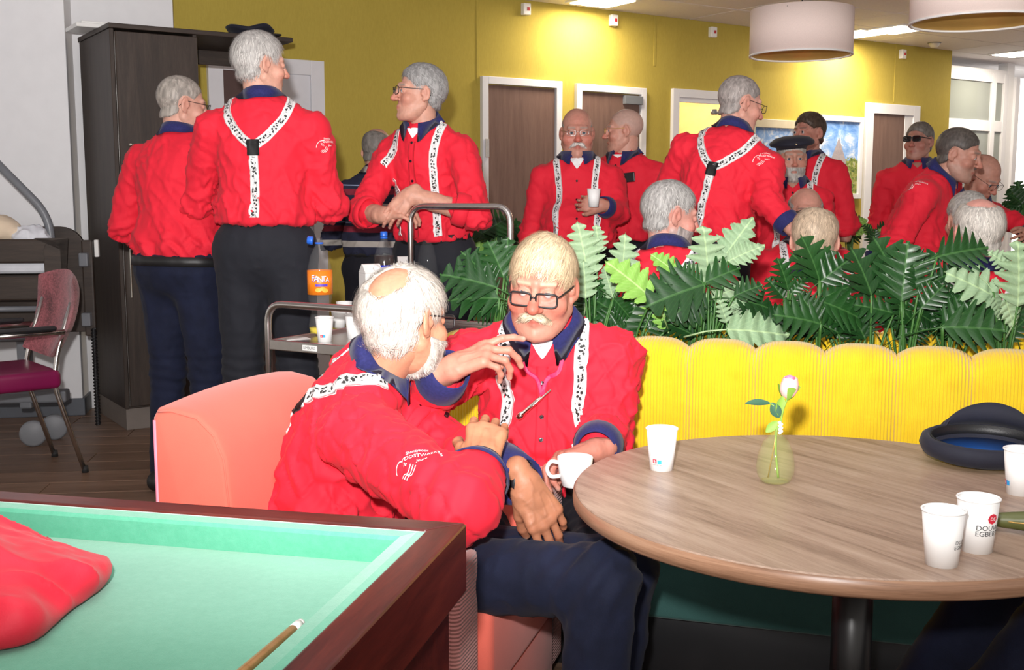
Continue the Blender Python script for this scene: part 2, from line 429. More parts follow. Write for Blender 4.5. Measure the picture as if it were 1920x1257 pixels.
def text_on_cyl(name, s, size, R, z, ang, mat, parent, taper=0., off=.0006):
    """print wrapped round a vertical cylinder of radius R at height z, centred on angle ang"""
    V, F = text_geo(s, size); out = []
    for x, y, _ in V:
        r = R+taper*y+off; a = ang+x/R; out.append((r*math.cos(a), r*math.sin(a), z+y))
    return mk(name, out, F, mat, parent)
def patch_on_cyl(name, w, h, R, z, ang, mat, parent, taper=0., off=.0005, n=8):
    V = []; F = []
    for j in range(2):
        for i in range(n+1):
            x = (i/n-.5)*w; y = (j-.5)*h; r = R+taper*y+off; a = ang+x/R; V.append((r*math.cos(a), r*math.sin(a), z+y))
    F = [(i, i+1, n+2+i, n+1+i) for i in range(n)]
    return mk(name, V, F, mat, parent)
def copy_tree(o, parent=None):
    c = o.copy(); COL.objects.link(c); c.parent = parent
    for ch in list(o.children): copy_tree(ch, c)
    return c
# ------------------------------------------------------------------ the setting
CZ = 2.75
def wbox(name, s0, s1, o0, o1, z0, z1, mat, parent=None, bev=.003):
    """box in wall coordinates: s along the wall, o off the wall towards the room"""
    c = wp((s0+s1)/2, (o0+o1)/2, (z0+z1)/2)
    if parent is not None:
        pm = parent.matrix_basis.inverted() @ Vector(c); o = box(name, pm, (s1-s0, o1-o0, z1-z0), mat, parent, bev)
        return o
    return box(name, c, (s1-s0, o1-o0, z1-z0), mat, None, bev, rz=WANG)
def wempty(name, s, label=None, cat=None, kind=None, off=0., z=0., group=None):
    return empty(name, wp(s, off, z), WANG, label, cat, group, kind)
def st(o, label, cat): return tag(o, label, cat, kind='structure')

# floor and its planks
fl = mk('floor', [(-9, -1.5, -.014), (11, -1.5, -.014), (11, 18, -.014), (-9, 18, -.014)], [(0, 1, 2, 3)], 'floor_wood')
st(fl, 'brown wood-look plank floor of the hall', 'floor')
pm = bmesh.new(); bm_box(pm, (0, 0, 0), (1.246, .186, .012), .002, 1)
pmesh = bpy.data.meshes.new('plank'); pm.to_mesh(pmesh); pm.free(); pmesh.materials.append(MATS['floor_wood'])
ca, sa = math.cos(.30), math.sin(.30)
for j in range(-8, 36):
    for i in range(-5, 6):
        x = i*1.25+(j*.437 % 1.25); y = j*.19+.9
        X, Y = x*ca-y*sa*.0+0., y
        X = x*math.cos(.12)-y*math.sin(.12); Y = x*math.sin(.12)+y*math.cos(.12)
        if not (-4.3 < X < 1.9 and .9 < Y < 7.6): continue
        if X > -.2 and Y > 4.2: continue
        o = bpy.data.objects.new('plank', pmesh); COL.objects.link(o); o.parent = fl; o.location = (X, Y, -.006); o.rotation_euler = (0, 0, .12)
# ceiling tiles in a grid that follows the yellow wall
ce = mk('ceiling', [(-9, -1.5, CZ+.03), (-9, 18, CZ+.03), (11, 18, CZ+.03), (11, -1.5, CZ+.03)], [(0, 1, 2, 3)], 'white_paint')
st(ce, 'suspended ceiling of pale square tiles', 'ceiling')
plain('ceiling_tile', (.70, .67, .70), .85, var=.04, vscale=60, bmp=.25, bscale=250)
tm = bmesh.new(); bm_box(tm, (0, 0, 0), (1.19, .59, .02), .006, 1)
tmesh = bpy.data.meshes.new('tile'); tm.to_mesh(tmesh); tm.free(); tmesh.materials.append(MATS['ceiling_tile'])
for i in range(-1, 13):
    for j in range(-7, 11):
        s = .3+i*1.2; o_ = .3+j*.6
        q = wp(s, o_, CZ+.01)
        if q[1] < 3.5 or (j < 0 and s < 6): continue
        o = bpy.data.objects.new('tile', tmesh); COL.objects.link(o); o.parent = ce; o.location = q; o.rotation_euler = (0, 0, WANG)
# yellow wall
S_END = onwall(1785, 105)[0]
def wallsolid(name, s0, s1, o0, o1, z0, z1, mat, label):
    o = wbox(name, s0, s1, o0, o1, z0, z1, mat, bev=0); st(o, label, 'wall'); return o
D3a, D3z = onwall(1258, 166); D3b = onwall(1412, 177)[0]; D3z = (D3z+onwall(1412, 177)[1])/2
wallsolid('wall_back', -.02, D3a+.05, -.15, 0., 0, CZ+.03, 'yellow_wall', 'long mustard yellow wall with brown doors behind the crowd')
wallsolid('wall_far', D3b-.05, S_END, -.15, 0., 0, CZ+.03, 'yellow_wall', 'mustard yellow wall with the paintings right of the open doorway')
wallsolid('wall_lintel', D3a+.05, D3b-.05, -.15, 0., D3z-.05, CZ+.03, 'yellow_wall', 'yellow wall strip above the open doorway')
wallsolid('wall_left', -3.2, -.02, -.15, .42, 0, CZ+.03, 'white_paint', 'white wall behind the dark wardrobe')
# door openings are shown as frames standing proud of the wall with the leaf inside
def doorway(name, xl, xr, ytop, label, leaf='door_wood', leaf_mat='door_wood', handle=None, hinge=None, fw=.055, lab2=None):
    s0, z1 = onwall(xl, ytop[0]); s1, z1b = onwall(xr, ytop[1]); z1 = (z1+z1b)/2
    t = wempty(name, (s0+s1)/2, label, 'door', 'structure'); h = (s1-s0)/2
    def lb(n, a, b, o0, o1, z0, zz, mat, bev=.003, par=None): return box(n, ((a+b)/2, -(o0+o1)/2, (z0+zz)/2), (b-a, o1-o0, zz-z0), mat, par or t, bev)
    lb('frame', -h, -h+fw, -.01, .035, 0, z1, 'white_frame'); lb('frame', h-fw, h, -.01, .035, 0, z1, 'white_frame')
    lb('frame', -h+fw, h-fw, -.01, .035, z1-fw, z1, 'white_frame')
    return t, h, z1, lb
def leaf_box(lb, t, a, b, z1, mat='door_wood'):
    # upright grain: the leaf is built lying along x and turned
    bm = bmesh.new(); bm_box(bm, (0, 0, 0), (z1, .012, b-a), .002, 1)
    o = from_bm('door_leaf', bm, mat, t, loc=((a+b)/2, -.008, z1/2)); o.rotation_euler = (0, math.pi/2, 0); return o
t, h, z1, lb = doorway('door_1', 900, 1050, (143, 153), 'plain brown door left of the bald moustached man')
leaf_box(lb, t, -h+.06, h-.06, z1-.06)
for z in (.4, 1.55): lb('hinge', -h+.02, -h+.05, .03, .05, z, z+.14, 'steel')
t, h, z1, lb = doorway('door_2', 1077, 1208, (156, 167), 'brown door behind the two chatting bald men')
leaf_box(lb, t, -h+.06, h-.06, z1-.06)
lb('door_closer', h-.24, h-.05, .01, .05, z1-.14, z1-.07, 'grey_steel')
t, h, z1, lb = doorway('door_3', 1258, 1412, (166, 177), 'open white framed doorway with warm light inside', fw=.07)
plain('warm_room', (.80, .60, .34), .8)
for nm, q in (('wall_room_back', (D3a-.6, D3b+.6, -1.7, -1.6)), ('wall_room_left', (D3a-.6, D3a-.5, -1.6, -.15)), ('wall_room_right', (D3b+.5, D3b+.6, -1.6, -.15))):
    wallsolid(nm, *q, 0, CZ+.03, 'warm_room', {'wall_room_back': 'warm cream wall seen through the open doorway', 'wall_room_left': 'left side wall of the room behind the open doorway', 'wall_room_right': 'right side wall of the room behind the open doorway'}[nm])
rl_ = wempty('room_lamp', (D3a+D3b)/2, 'small warm ceiling lamp inside the room behind the doorway', 'lamp', off=-.9, z=CZ)
lathe('globe', [(0, -.16), (.06, -.14), (.085, -.09), (.06, -.03), (0, -.02)], 'ceiling_glow', rl_, 20); lathe('mount', [(0, -.03), (.05, -.03), (.055, 0), (0, 0)], 'white_plastic', rl_, 16)
lamp('room_lamp_light', 'POINT', wp((D3a+D3b)/2, -.9, CZ-.26), 60, (1, .78, .48), .06)
lb('head_rail', -h+.07, h-.07, 0, .025, z1-.11, z1-.07, 'white_frame')
lathe('door_closer', [(.0, 0), (.03, 0), (.035, .02), (.02, .045), (0, .045)], 'grey_steel', t, 14, loc=(-h+.48, -.03, z1-.20))
t, h, z1, lb = doorway('door_4', 1622, 1721, (193, 199), 'brown door in white frame beside the landscape painting', fw=.10)
leaf_box(lb, t, -h+.10, h-.22, z1-.10); lb('frame_reveal', h-.22, h-.10, 0, .02, 0, z1-.10, 'white_frame')
tube('door_handle', [(-h+.16, -.02, 1.02), (-h+.16, -.06, 1.02), (-h+.28, -.06, 1.02)], .011, 'steel', t)
t, h, z1, lb = doorway('door_5', 386, 604, (98, 118), 'wide white framed dark door behind the tall man', fw=.10)
plain('dark_leaf', (.085, .045, .040), .5); leaf_box(lb, t, -h+.10, h-.34, z1-.10, 'dark_leaf')
lb('side_panel', h-.34, h-.10, 0, .02, 0, z1-.10, 'white_frame'); 
# cable ducts and alarm boxes
for k, (px, y0, y1) in enumerate(((895, 2, 158), (1228, 44, 124), (1680, 94, 192))):
    s, za = onwall(px, y0); zb = onwall(px, y1)[1]
    st(wbox('trim_%d' % (k+1), s-.012, s+.012, 0, .005, zb, CZ-.003, 'yellow_wall'), ('yellow cable duct left of the first brown door', 'yellow cable duct above the second brown door', 'yellow cable duct above the farthest door')[k], 'cable duct')
for k, (px, py) in enumerate(((983, 18), (1147, 39), (1333, 61), (1689, 102))):
    s, z = onwall(px, py)
    t = wempty('alarm_box', s, 'white alarm box with red window, %s' % ('nearest to the top of the first brown door', 'above the second brown door', 'above the open doorway', 'farthest along the yellow wall')[k], 'alarm box', off=.0, z=z, group='alarm boxes under the ceiling')
    box('housing', (0, -.022, 0), (.068, .044, .088), 'white_plastic', t, .006); box('red_window', (.008, -.046, 0), (.022, .006, .026), 'red_plastic', t, .002)
# skirting along the yellow wall
st(wbox('baseboard_back', 0, D3a, 0, .012, 0, .07, 'skirting'), 'dark skirting at the foot of the yellow wall', 'skirting')
# paintings
def painting(x0, x1, y0, y1, fw, mat, label, fm):
    s0, z1 = onwall(x0, y0); s1, _ = onwall(x1, y0); z0 = onwall((x0+x1)/2, y1)[1]; w_, h_ = s1-s0, z1-z0
    t = wempty('framed_painting', (s0+s1)/2, label, 'painting', off=.0, z=z0, group='paintings on the yellow wall')
    for a, b, c, d in ((-w_/2, -w_/2+fw, 0, h_), (w_/2-fw, w_/2, 0, h_), (-w_/2+fw, w_/2-fw, 0, fw), (-w_/2+fw, w_/2-fw, h_-fw, h_)):
        box('frame', ((a+b)/2, -.02, (c+d)/2), (b-a, .04, d-c), fm, t, .004)
    a, b, c, d = -w_/2+fw, w_/2-fw, fw, h_-fw
    mk('canvas', [(a, -.018, c), (b, -.018, c), (b, -.018, d), (a, -.018, d)], [(0, 1, 2, 3)], mat, t, uv=[(0, 0), (1, 0), (1, 1), (0, 1)])
plain('cream_frame', (.62, .55, .40), .5)
painting(1400, 1497, 222, 372, .075, 'painting_a', 'cream framed village painting half hidden behind the man in the beret', 'cream_frame')
painting(1503, 1615, 214, 373, .05, 'painting_b', 'white framed landscape painting with blue sky and old tower', 'white_frame')
# glazed partition past the end of the yellow wall
gt = wempty('window_1', S_END, 'white framed glazed partition with net curtain past the yellow wall', 'window', 'structure', off=-.3)
def gb(n, a, b, z0, z1, mat='white_frame', d=.06, y=0.): return box(n, ((a+b)/2, y, (z0+z1)/2), (b-a, d, z1-z0), mat, gt, .004)
gw = 1.43
for a in (-.35, gw*.80, gw-.06): gb('mullion', a, a+.08, 0, 2.62)
for z0, z1_ in ((2.52, 2.66), (1.98, 2.10), (0, .12)): gb('transom', -.35, gw, z0, z1_, d=.05)
for a, b in ((-.27, gw*.80), (gw*.80+.08, gw-.06)):
    gb('pane', a, b, 2.10, 2.52, 'window_glass', .008); gb('pane', a, b, .12, 1.98, 'window_glass', .008)
plain('net_curtain', (.42, .46, .40), .9)
n = 60; V = []; F = []
for i in range(n+1):
    x = -.27+(gw*.80+.27)*i/n
    for z in (1.5, 2.6): V.append((x, .14+.018*math.sin(i*1.3)+.01*math.sin(i*.47), z))
F = [(2*i, 2*i+1, 2*i+3, 2*i+2) for i in range(n)]
mk('net_curtain', V, F, 'net_curtain', gt, True)
wallsolid('wall_partition', S_END-.4, S_END+4.5, -2.2, -2.1, 0, CZ+.03, 'white_paint', 'pale wall of the room beyond the glazed partition')
wallsolid('wall_corner', S_END+gw, S_END+gw+.13, -.40, -.28, 0, CZ+.03, 'white_paint', 'narrow pale wall strip beside the bright window')
w2 = wempty('window_2', S_END+gw+.88, 'bright daylight window at the right edge', 'window', 'structure', off=-.3)
box('window_frame', (-.71, 0, 1.3), (.08, .1, 2.6), 'white_frame', w2); box('window_frame', (.71, 0, 1.3), (.08, .1, 2.6), 'white_frame', w2)
box('pane', (0, .02, 1.45), (1.34, .02, 2.3), 'daylight_glass', w2, .002); box('window_sill', (0, -.05, .25), (1.5, .2, .05), 'white_frame', w2)
wallsolid('wall_right', S_END+gw+1.63, S_END+gw+4.5, -.4, -.28, 0, CZ+.03, 'white_paint', 'pale wall at the far right')
# ceiling lights
for k, (px, py, lab) in enumerate(((1130, 1, 'above the second brown door'), (1608, 62, 'beside the nearer drum lamp, left of a pair'), (1682, 54, 'right of a pair between the drum lamps'), (1908, 100, 'at the right edge of the photo'))):
    p = atz(px, py, CZ); t = empty('ceiling_light', (p[0], p[1], CZ), WANG, 'glowing recessed ceiling light panel %s' % lab, 'ceiling light', 'recessed ceiling lights')
    box('trim_ring', (0, 0, -.004), (.42, .42, .012), 'white_frame', t, .005); box('diffuser', (0, 0, -.012), (.36, .36, .01), 'ceiling_glow', t, .004)
    l = lamp('ceiling_light_lamp', 'AREA', (p[0], p[1], CZ-.03), 24, (1, .88, .70), .34, (0, 0, WANG))
p = atz(1752, 80, CZ); t = empty('smoke_detector', (p[0], p[1], CZ), 0, 'small white smoke detector on the ceiling', 'smoke detector')
lathe('body', [(0, -.045), (.03, -.045), (.045, -.03), (.055, 0), (0, 0)], 'white_plastic', t, 18); lathe('base_ring', [(.0, -.008), (.062, -.008), (.065, 0), (0, 0)], 'grey_plastic', t, 18)
# drum lamps
def drum(px, Y, zb, R, hh, label):
    c = at(px, 300, Y); t = empty('drum_pendant_lamp', (c[0], c[1], zb), 0, label, 'pendant lamp', 'drum pendant lamps')
    lathe('lamp_shade', [(R, 0), (R, hh), (R-.004, hh), (R-.004, 0)], 'lampshade', t, 64, close=True)
    lathe('shade_lining', [(R-.006, .004), (R-.006, hh-.004), (R-.008, hh-.004), (R-.008, .004)], 'gold', t, 64, close=True)
    V, F = lathe_geo([(R+.002, -.003), (R+.002, .006), (R-.012, .006), (R-.012, -.003)], 64, True); mk('rim', V, F, 'cup_paper', t, True)
    tube('cord', [(0, 0, hh*.6), (0, 0, CZ-zb)], .004, 'black_plastic', t, 6)
    for a in range(3): tube('spoke', [(0, 0, hh-.02), (R*math.cos(a*2.094), R*math.sin(a*2.094), hh-.02)], .003, 'steel', t, 6)
    lathe('bulb', [(0, .06), (.03, .07), (.045, .11), (.03, .15), (.015, .19), (0, .19)], 'ceiling_glow', t, 14)
    lathe('ceiling_cup', [(.0, CZ-zb-.03), (.05, CZ-zb-.03), (.055, CZ-zb), (0, CZ-zb)], 'white_plastic', t, 18)
drum(1495, 6.75, 2.085, .30, .265, 'pale pink drum pendant lamp above the standing man with suspenders')
drum(1822, 5.25, 2.05, .305, .265, 'pale drum pendant lamp with golden lining at the top right corner')
# column at the left
ct = empty('wall_column', (-2.99, 6.52, 0), .2); st(ct, 'square white column at the left edge beside the wardrobe', 'column')
box('shaft', (0, 0, CZ/2), (.92, .62, CZ), 'white_paint', ct, .004); box('skirting', (0, 0, .05), (.945, .645, .10), 'skirting', ct, .004)
plain('blue_white', (.62, .66, .76), .6); 
o = box('wall_side', (-3.9, 5.75, CZ/2), (1.6, .3, CZ), 'blue_white', None, .004, rz=.35); st(o, 'bluish white wall at the left edge of the photo', 'wall')
# ------------------------------------------------------------------ furniture
# wardrobe
C0 = np.array([-2.07, 5.85]); cz = 2.14; cw, cdp = .455, .66
wd = empty('wardrobe', (C0[0], C0[1], 0), WANG, 'tall dark oak wardrobe with one door beside the white column', 'wardrobe')
def cb(n, x0, x1, y0, y1, z0, z1, mat='dark_oak', par=None, up=False, bev=.003):
    if up:
        bm = bmesh.new(); bm_box(bm, (0, 0, 0), (z1-z0, y1-y0, x1-x0), bev, 1)
        o = from_bm(n, bm, mat, par or wd, loc=((x0+x1)/2, (y0+y1)/2, (z0+z1)/2)); o.rotation_euler = (0, math.pi/2, 0); return o
    return box(n, ((x0+x1)/2, (y0+y1)/2, (z0+z1)/2), (x1-x0, y1-y0, z1-z0), mat, par or wd, bev)
cb('side_panel', 0, .022, .0, cdp, .12, cz-.025, up=True); cb('side_panel', cw-.022, cw, .0, cdp, .12, cz-.025, up=True)
cb('back_panel', .022, cw-.022, cdp-.015, cdp, .12, cz-.025, up=True); cb('bottom_panel', .022, cw-.022, .01, cdp-.015, .12, .14)
cb('plinth', .01, cw-.01, .03, cdp-.02, 0, .12, 'plinth_grey')
cb('top_board', -.008, 1.0, -.012, cdp, cz-.025, cz)
dr = cb('door', .024, cw-.004, -.02, -.001, .135, cz-.04, up=True)
cb('door_seam', .022, .0235, -.005, .0, .135, cz-.04, 'steel')
lathe('knob', [(0, 0), (.006, 0), (.006, .012), (.012, .018), (.011, .026), (0, .028)], 'silver', wd, 14, loc=(.075, -.02, 1.52)).rotation_euler = (math.pi/2, 0, 0)
cb('handle', .045, .055, -.04, -.02, .72, .98, 'silver')
cb('support_post', .53, .56, .40, .43, 0, cz-.025, 'white_frame'); cb('shelf_edge', .455, 1.0, .58, .60, cz-.11, cz-.025)
t = empty('white_tray', (*(C0+WU*.10-WN*.35), cz), WANG, 'flat white tray lying on top of the wardrobe', 'tray')
box('tray_base', (0, 0, .012), (.42, .26, .022), 'white_plastic', t, .004); box('lid', (.0, 0, .030), (.36, .22, .012), 'white_plastic', t, .004)

# armchair, coral, in sofa axes
SA = -.293; ax = np.array([math.cos(SA), math.sin(SA)]); bx_ = np.array([-math.sin(SA), math.cos(SA)])
ac = empty('armchair', (-.773, 2.338, 0), SA, 'coral armchair with pink corduroy outside where the bearded man sits', 'armchair')
CW = .55
def abox(n, x0, x1, y0, y1, z0, z1, mat, bev=.03, seg=4, par=None):
    bm = bmesh.new(); bm_box(bm, (0, 0, 0), (x1-x0, y1-y0, z1-z0), bev, seg)
    o = from_bm(n, bm, mat, par or ac, True, ((x0+x1)/2, (y0+y1)/2, (z0+z1)/2)); return autosmooth(o, 60)
# backrest: front profile rounded at the top, leaning
def backrest():
    prof = [(.0, .10), (.0, .78), (.012, .80), (.05, .802), (.11, .79), (.15, .755), (.175, .70), (.20, .42), (.20, .10)]
    bm = bmesh.new(); n = 14; rings = []
    for i in range(n+1):
        y = CW*i/n+.0; e = min(i, n-i)/n; k = min(1, .90+e*1.2); sag = .012*math.sin(math.pi*i/n)
        rings.append([bm.verts.new((x, y, .10+(z-.10)*(1+.0*k)+sag*(z > .6))) for x, z in prof])
    for a, b in zip(rings[:-1], rings[1:]):
        for j in range(len(prof)): bm.faces.new((a[j], a[(j+1) % len(prof)], b[(j+1) % len(prof)], b[j]))
    bm.faces.new(rings[0]); bm.faces.new(rings[-1][::-1]); bmesh.ops.recalc_face_normals(bm, faces=bm.faces)
    es = [e for e in bm.edges if e.calc_face_angle(0) > 1.2]; bmesh.ops.bevel(bm, geom=es, offset=.014, segments=3, affect='EDGES', profile=.5)
    return autosmooth(from_bm('backrest', bm, 'coral_fabric', ac, True), 50)
br = backrest()
prof = [(.006, .10), (.006, .775), (.016, .794), (.05, .797), (.11, .785), (.15, .75), (.172, .70), (.196, .45)]
V, F = tube_geo([(x, .004, z) for x, z in prof[:2]], .005, 6); mk('piping', V, F, 'pink_tape', br, True)
V, F = tube_geo([(x, .0, z) for x, z in prof[2:]], .0022, 6); mk('seam', V, F, 'coral_fabric', br, True)
abox('seat_cushion', .19, .765, .0, CW-.01, .24, .43, 'coral_fabric', .022); abox('seat_base', .05, .755, .01, CW-.02, .07, .245, 'coral_fabric', .015)
for nm, y0, y1 in (('arm', -.135, -.002), ('arm', CW-.005, CW+.125)):
    ar = abox(nm, .02, .73, y0, y1, .06, .575, 'coral_fabric', .045, 5)
    yo = (y0-.006, y0+.035) if y0 < 0 else (y1-.035, y1+.006)
    yc, xc, zc = (y0+y1)/2, .375, .3175
    abox('outer_panel', .03-xc, .725-xc, yo[0]-yc, yo[1]-yc, .07-zc, .535-zc, 'pink_corduroy', .012, 2, ar)
    abox('front_panel', .712-xc, .742-xc, y0+.004-yc, y1-.004-yc, .07-zc, .565-zc, 'pink_corduroy', .014, 3, ar)
for x, y in ((.08, .06), (.7, .06), (.08, CW-.08), (.7, CW-.08)): lathe('foot', [(0, 0), (.022, 0), (.026, .07), (0, .07)], 'black_plastic', ac, 12, loc=(x, y, 0))

# yellow channelled bench: two benches back to back around the planter
def channels(t, n, w, h, z0, th, y, face, amp=.016):
    """upright padded channels; every channel one part; ribs of the corduroy are modelled in the shader"""
    for k in range(n):
        m = 34; V = []; F = []; zs = 14
        pts = []
        for i in range(m+1):
            x = (i/m-.5)*w; u = abs(i/m-.5)*2
            puff = amp*(1-u**4)+.05*0; top = h-.026*u**3.0-.004
            ring = []
            for j in range(zs+1):   # front face up, over the top
                q = j/zs
                if q < .7: ring.append((x, face*(-(th/2+puff)), z0+(top-z0-th*.42)*(q/.7)))
                else:
                    a = (q-.7)/.3*math.pi; ring.append((x, face*(-(th/2+puff*math.cos(a/2)**2)*math.cos(a)), top-th*.42+th*.42*math.sin(a)))
            ring.append((x, face*(th/2), z0)); V += ring
        R = zs+2
        for i in range(m):
            for j in range(R-1): F.append((i*R+j, (i+1)*R+j, (i+1)*R+j+1, i*R+j+1))
        o = mk('back_channel', V, F if face > 0 else [f[::-1] for f in F], 'yellow_corduroy', t, True, loc=(w*(k+.5), y, 0))
corduroy('yellow_corduroy', (.80, .50, .010), (.93, .62, .018), 0, 112)
def bench(loc, n, w, label, face, h=.850, flip=False):
    t = empty('channelled_bench', loc, SA, label, 'bench', 'yellow channelled benches')
    L = n*w
    channels(t, n, w, h, .40, .13, 0., face)
    yf = -.06*face; yb = -.49*face
    def bb(nm, x0, x1, ya, yb_, z0, z1, mat, bev): 
        bm = bmesh.new(); bm_box(bm, (0, 0, 0), (x1-x0, abs(yb_-ya), z1-z0), bev, 3); return autosmooth(from_bm(nm, bm, mat, t, True, ((x0+x1)/2, (ya+yb_)/2, (z0+z1)/2)), 60)
    bb('seat', 0, L, yf+.05*face, yb, .34, .44, 'teal_fabric', .025); bb('seat_front', .005, L-.005, yf, yb+.02*face, .17, .345, 'teal_fabric', .012)
    bb('plinth', .02, L-.02, yf, yb+.06*face, 0, .17, 'black_plastic', .004); bb('back_board', 0, L, .075*face, .045*face, .1, h-.10, 'black_plastic', .003)
    return t
b0 = np.array([.30, 3.262]); w_ch = .191
bench((b0[0]-ax[0]*w_ch*2.83, b0[1]-ax[1]*w_ch*2.83, 0), 10, w_ch, 'yellow corduroy bench with teal seat behind the round table', 1)
b1 = b0+bx_*.50
bench((b1[0]-ax[0]*w_ch*2.0, b1[1]-ax[1]*w_ch*2.0, 0), 9, w_ch, 'second yellow bench seen behind the plants, back to back with the first', -1, h=.85)
pl = empty('planter_box', (*(b0+bx_*.25-ax*.6), 0), SA, 'long dark planter box between the two yellow benches', 'planter')
for y in (-.13, .13): box('side_board', (1.0, y, .37), (2.0, .02, .74), 'planter', pl)
for x in (0, 2.0): box('end_board', (x, 0, .37), (.02, .26, .74), 'planter', pl)
box('soil', (1.0, 0, .66), (1.97, .24, .05), 'soil', pl, .01, 1)

# round table
TC = np.array([.616, 2.043]); TR = .5006; TZ = .70
rt = empty('round_table', (TC[0], TC[1], 0), -1.02, 'round oak-look table with black pedestal in the foreground', 'table')
V, F = lathe_geo([(0, TZ-.032), (TR-.006, TZ-.032), (TR-.001, TZ-.027), (TR, TZ-.016), (TR-.001, TZ-.006), (TR-.004, TZ-.002)], 128); F = F[:-1]
mk('edge_band', V, F, 'table_edge', rt, True)
lathe('table_top', [(0, TZ-.004), (TR-.004, TZ-.004), (TR-.0045, TZ-.0012), (TR-.007, TZ), (0, TZ)], 'table_wood', rt, 128, smooth=False)
lathe('pedestal', [(0, .02), (.038, .02), (.038, TZ-.05), (0, TZ-.05)], 'black_metal', rt, 32, loc=(.019, .030, 0))
lathe('base_plate', [(0, 0), (.30, 0), (.30, .008), (.06, .025), (0, .025)], 'black_metal', rt, 48); box('top_spider', (0, 0, TZ-.042), (.5, .06, .018), 'black_metal', rt); box('top_spider', (0, 0, TZ-.042), (.06, .5, .018), 'black_metal', rt)

# billiard table: corner at far right
BA = math.atan2(-.17, .728); bl = empty('billiard_table', (-.063, 1.502, 0), BA, 'billiard table with green cloth and dark red wooden rails', 'billiard table')
BL, BW = 2.3, 1.3; RW, CUS = .045, .032
def bbx(n, x0, x1, y0, y1, z0, z1, mat, bev=.004): return box(n, ((x0+x1)/2, (y0+y1)/2, (z0+z1)/2), (x1-x0, y1-y0, z1-z0), mat, bl, bev)
def rail(name, pts, z0, z1, mat, bev=.004):
    bm = bmesh.new(); a = [bm.verts.new((x, y, z0)) for x, y in pts]; f = bm.faces.new(a); r = bmesh.ops.extrude_face_region(bm, geom=[f])
    for v in r['geom']:
        if isinstance(v, bmesh.types.BMVert): v.co.z = z1
    bmesh.ops.recalc_face_normals(bm, faces=bm.faces); bmesh.ops.bevel(bm, geom=list(bm.edges), offset=bev, segments=2, affect='EDGES', profile=.5)
    return from_bm(name, bm, mat, bl)
i0 = RW
o1 = rail('rail', [(0, 0), (-BL, 0), (-BL+i0, -i0), (-i0, -i0)], .70, .80, 'mahogany')
# rails whose grain should run along y get turned meshes
def rail_y(name, x_out, x_in, y0, y1, z0, z1):
    pts = [(y0, x_out), (y1, x_out), (y1+(i0 if y1 < y0 else -i0), x_in), (y0-(i0 if y1 < y0 else -i0), x_in)]
    o = rail(name, [(p, -q) for p, q in pts], z0, z1, 'mahogany'); o.rotation_euler = (0, 0, math.pi/2); return o
rail_y('rail', 0, -i0, 0, -BW, .70, .80); rail_y('rail', -BL, -BL+i0, 0, -BW, .70, .80)
rail('rail', [(0, -BW), (-BL, -BW), (-BL+i0, -BW+i0), (-i0, -BW+i0)], .70, .80, 'mahogany')
def cushion(name, A, B, n):
    """cushion nose: A,B ends along the rail, n inward normal"""
    A, B, n = np.array(A, float), np.array(B, float), np.array(n, float); d = (B-A)/np.linalg.norm(B-A)
    prof = [(0, .755), (0, .797), (.010, .799), (CUS-.004, .797), (CUS, .792), (CUS-.001, .786), (CUS-.006, .757)]
    V = []
    for e, s in ((A, 1), (B, -1)):
        for q, z in prof: p = e+n*q+d*s*q; V.append((p[0], p[1], z))
    m = len(prof); F = [(j, (j+1) % m, m+(j+1) % m, m+j) for j in range(m)]+[tuple(range(m))[::-1], tuple(range(m, 2*m))]
    return mk(name, V, F, 'felt_green', bl)
cushion('cushion', (-i0, -i0), (-BL+i0, -i0), (0, -1)); cushion('cushion', (-i0, -BW+i0), (-i0, -i0), (-1, 0))
cushion('cushion', (-BL+i0, -i0), (-BL+i0, -BW+i0), (1, 0)); cushion('cushion', (-BL+i0, -BW+i0), (-i0, -BW+i0), (0, 1))
bbx('playing_bed', -BL+.03, -.03, -BW+.03, -.03, .72, .757, 'felt_green', .002)
bbx('apron', -BL+.02, -.02, -BW+.02, -.02, .58, .72, 'mahogany')
for x in (-BL+.16, -.16):
    for y in (-BW+.16, -.16): lathe('leg', [(0, 0), (.05, 0), (.045, .04), (.06, .3), (.075, .58), (0, .58)], 'mahogany', bl, 20, loc=(x, y, 0))
# cue
t = empty('billiard_cue', (0, 0, 0), 0, 'wooden billiard cue with white tip lying on the green cloth', 'cue')
A = np.array([-.240, 1.205, .7705]); d = np.array([-.034, -.133, 0]); d /= np.linalg.norm(d)
tube('shaft', [A+d*.016, A+d*.5, A+d*1.1], [.0060, .0085, .0115], 'cue_wood', t, 16); tube('ferrule', [A+d*.002, A+d*.018], [.0061, .0062], 'chalk', t, 16); tube('leather_tip', [A-d*.004, A+d*.003], [.0048, .0060], 'chalk', t, 16)

# serving trolley
tn = at(602, 640, 3.70)[:2]; tf = at(862, 640, 4.42)[:2]; td = (tf-tn)/np.linalg.norm(tf-tn); TL = np.linalg.norm(tf-tn)
ta = math.atan2(td[1], td[0])-math.pi/2; tr = empty('serving_trolley', (tn[0], tn[1], 0), ta, 'stainless steel serving trolley loaded with bottles and cups', 'trolley')
hw = .238
tube('handle', arc_path([(-hw, 0, .10), (-hw, 0, .885), (hw, 0, .885), (hw, 0, .10)], .07), .0125, 'steel', tr, 14)
tube('tall_handle', arc_path([(-hw, TL, .10), (-hw, TL, 1.215), (hw, TL, 1.215), (hw, TL, .10)], .07), .0125, 'steel', tr, 14)
for z in (.755, .42, .14):
    box('tray', (0, TL/2, z-.01), (2*hw-.03, TL-.03, .006), 'steel', tr, .002)
    for sx in (-1, 1): box('tray_rim', (sx*(hw-.008), TL/2, z-.012), (.012, TL, .036), 'steel', tr, .003)
    for yy in (.0, TL): box('tray_rim', (0, yy, z-.012), (2*hw, .012, .036), 'steel', tr, .003)
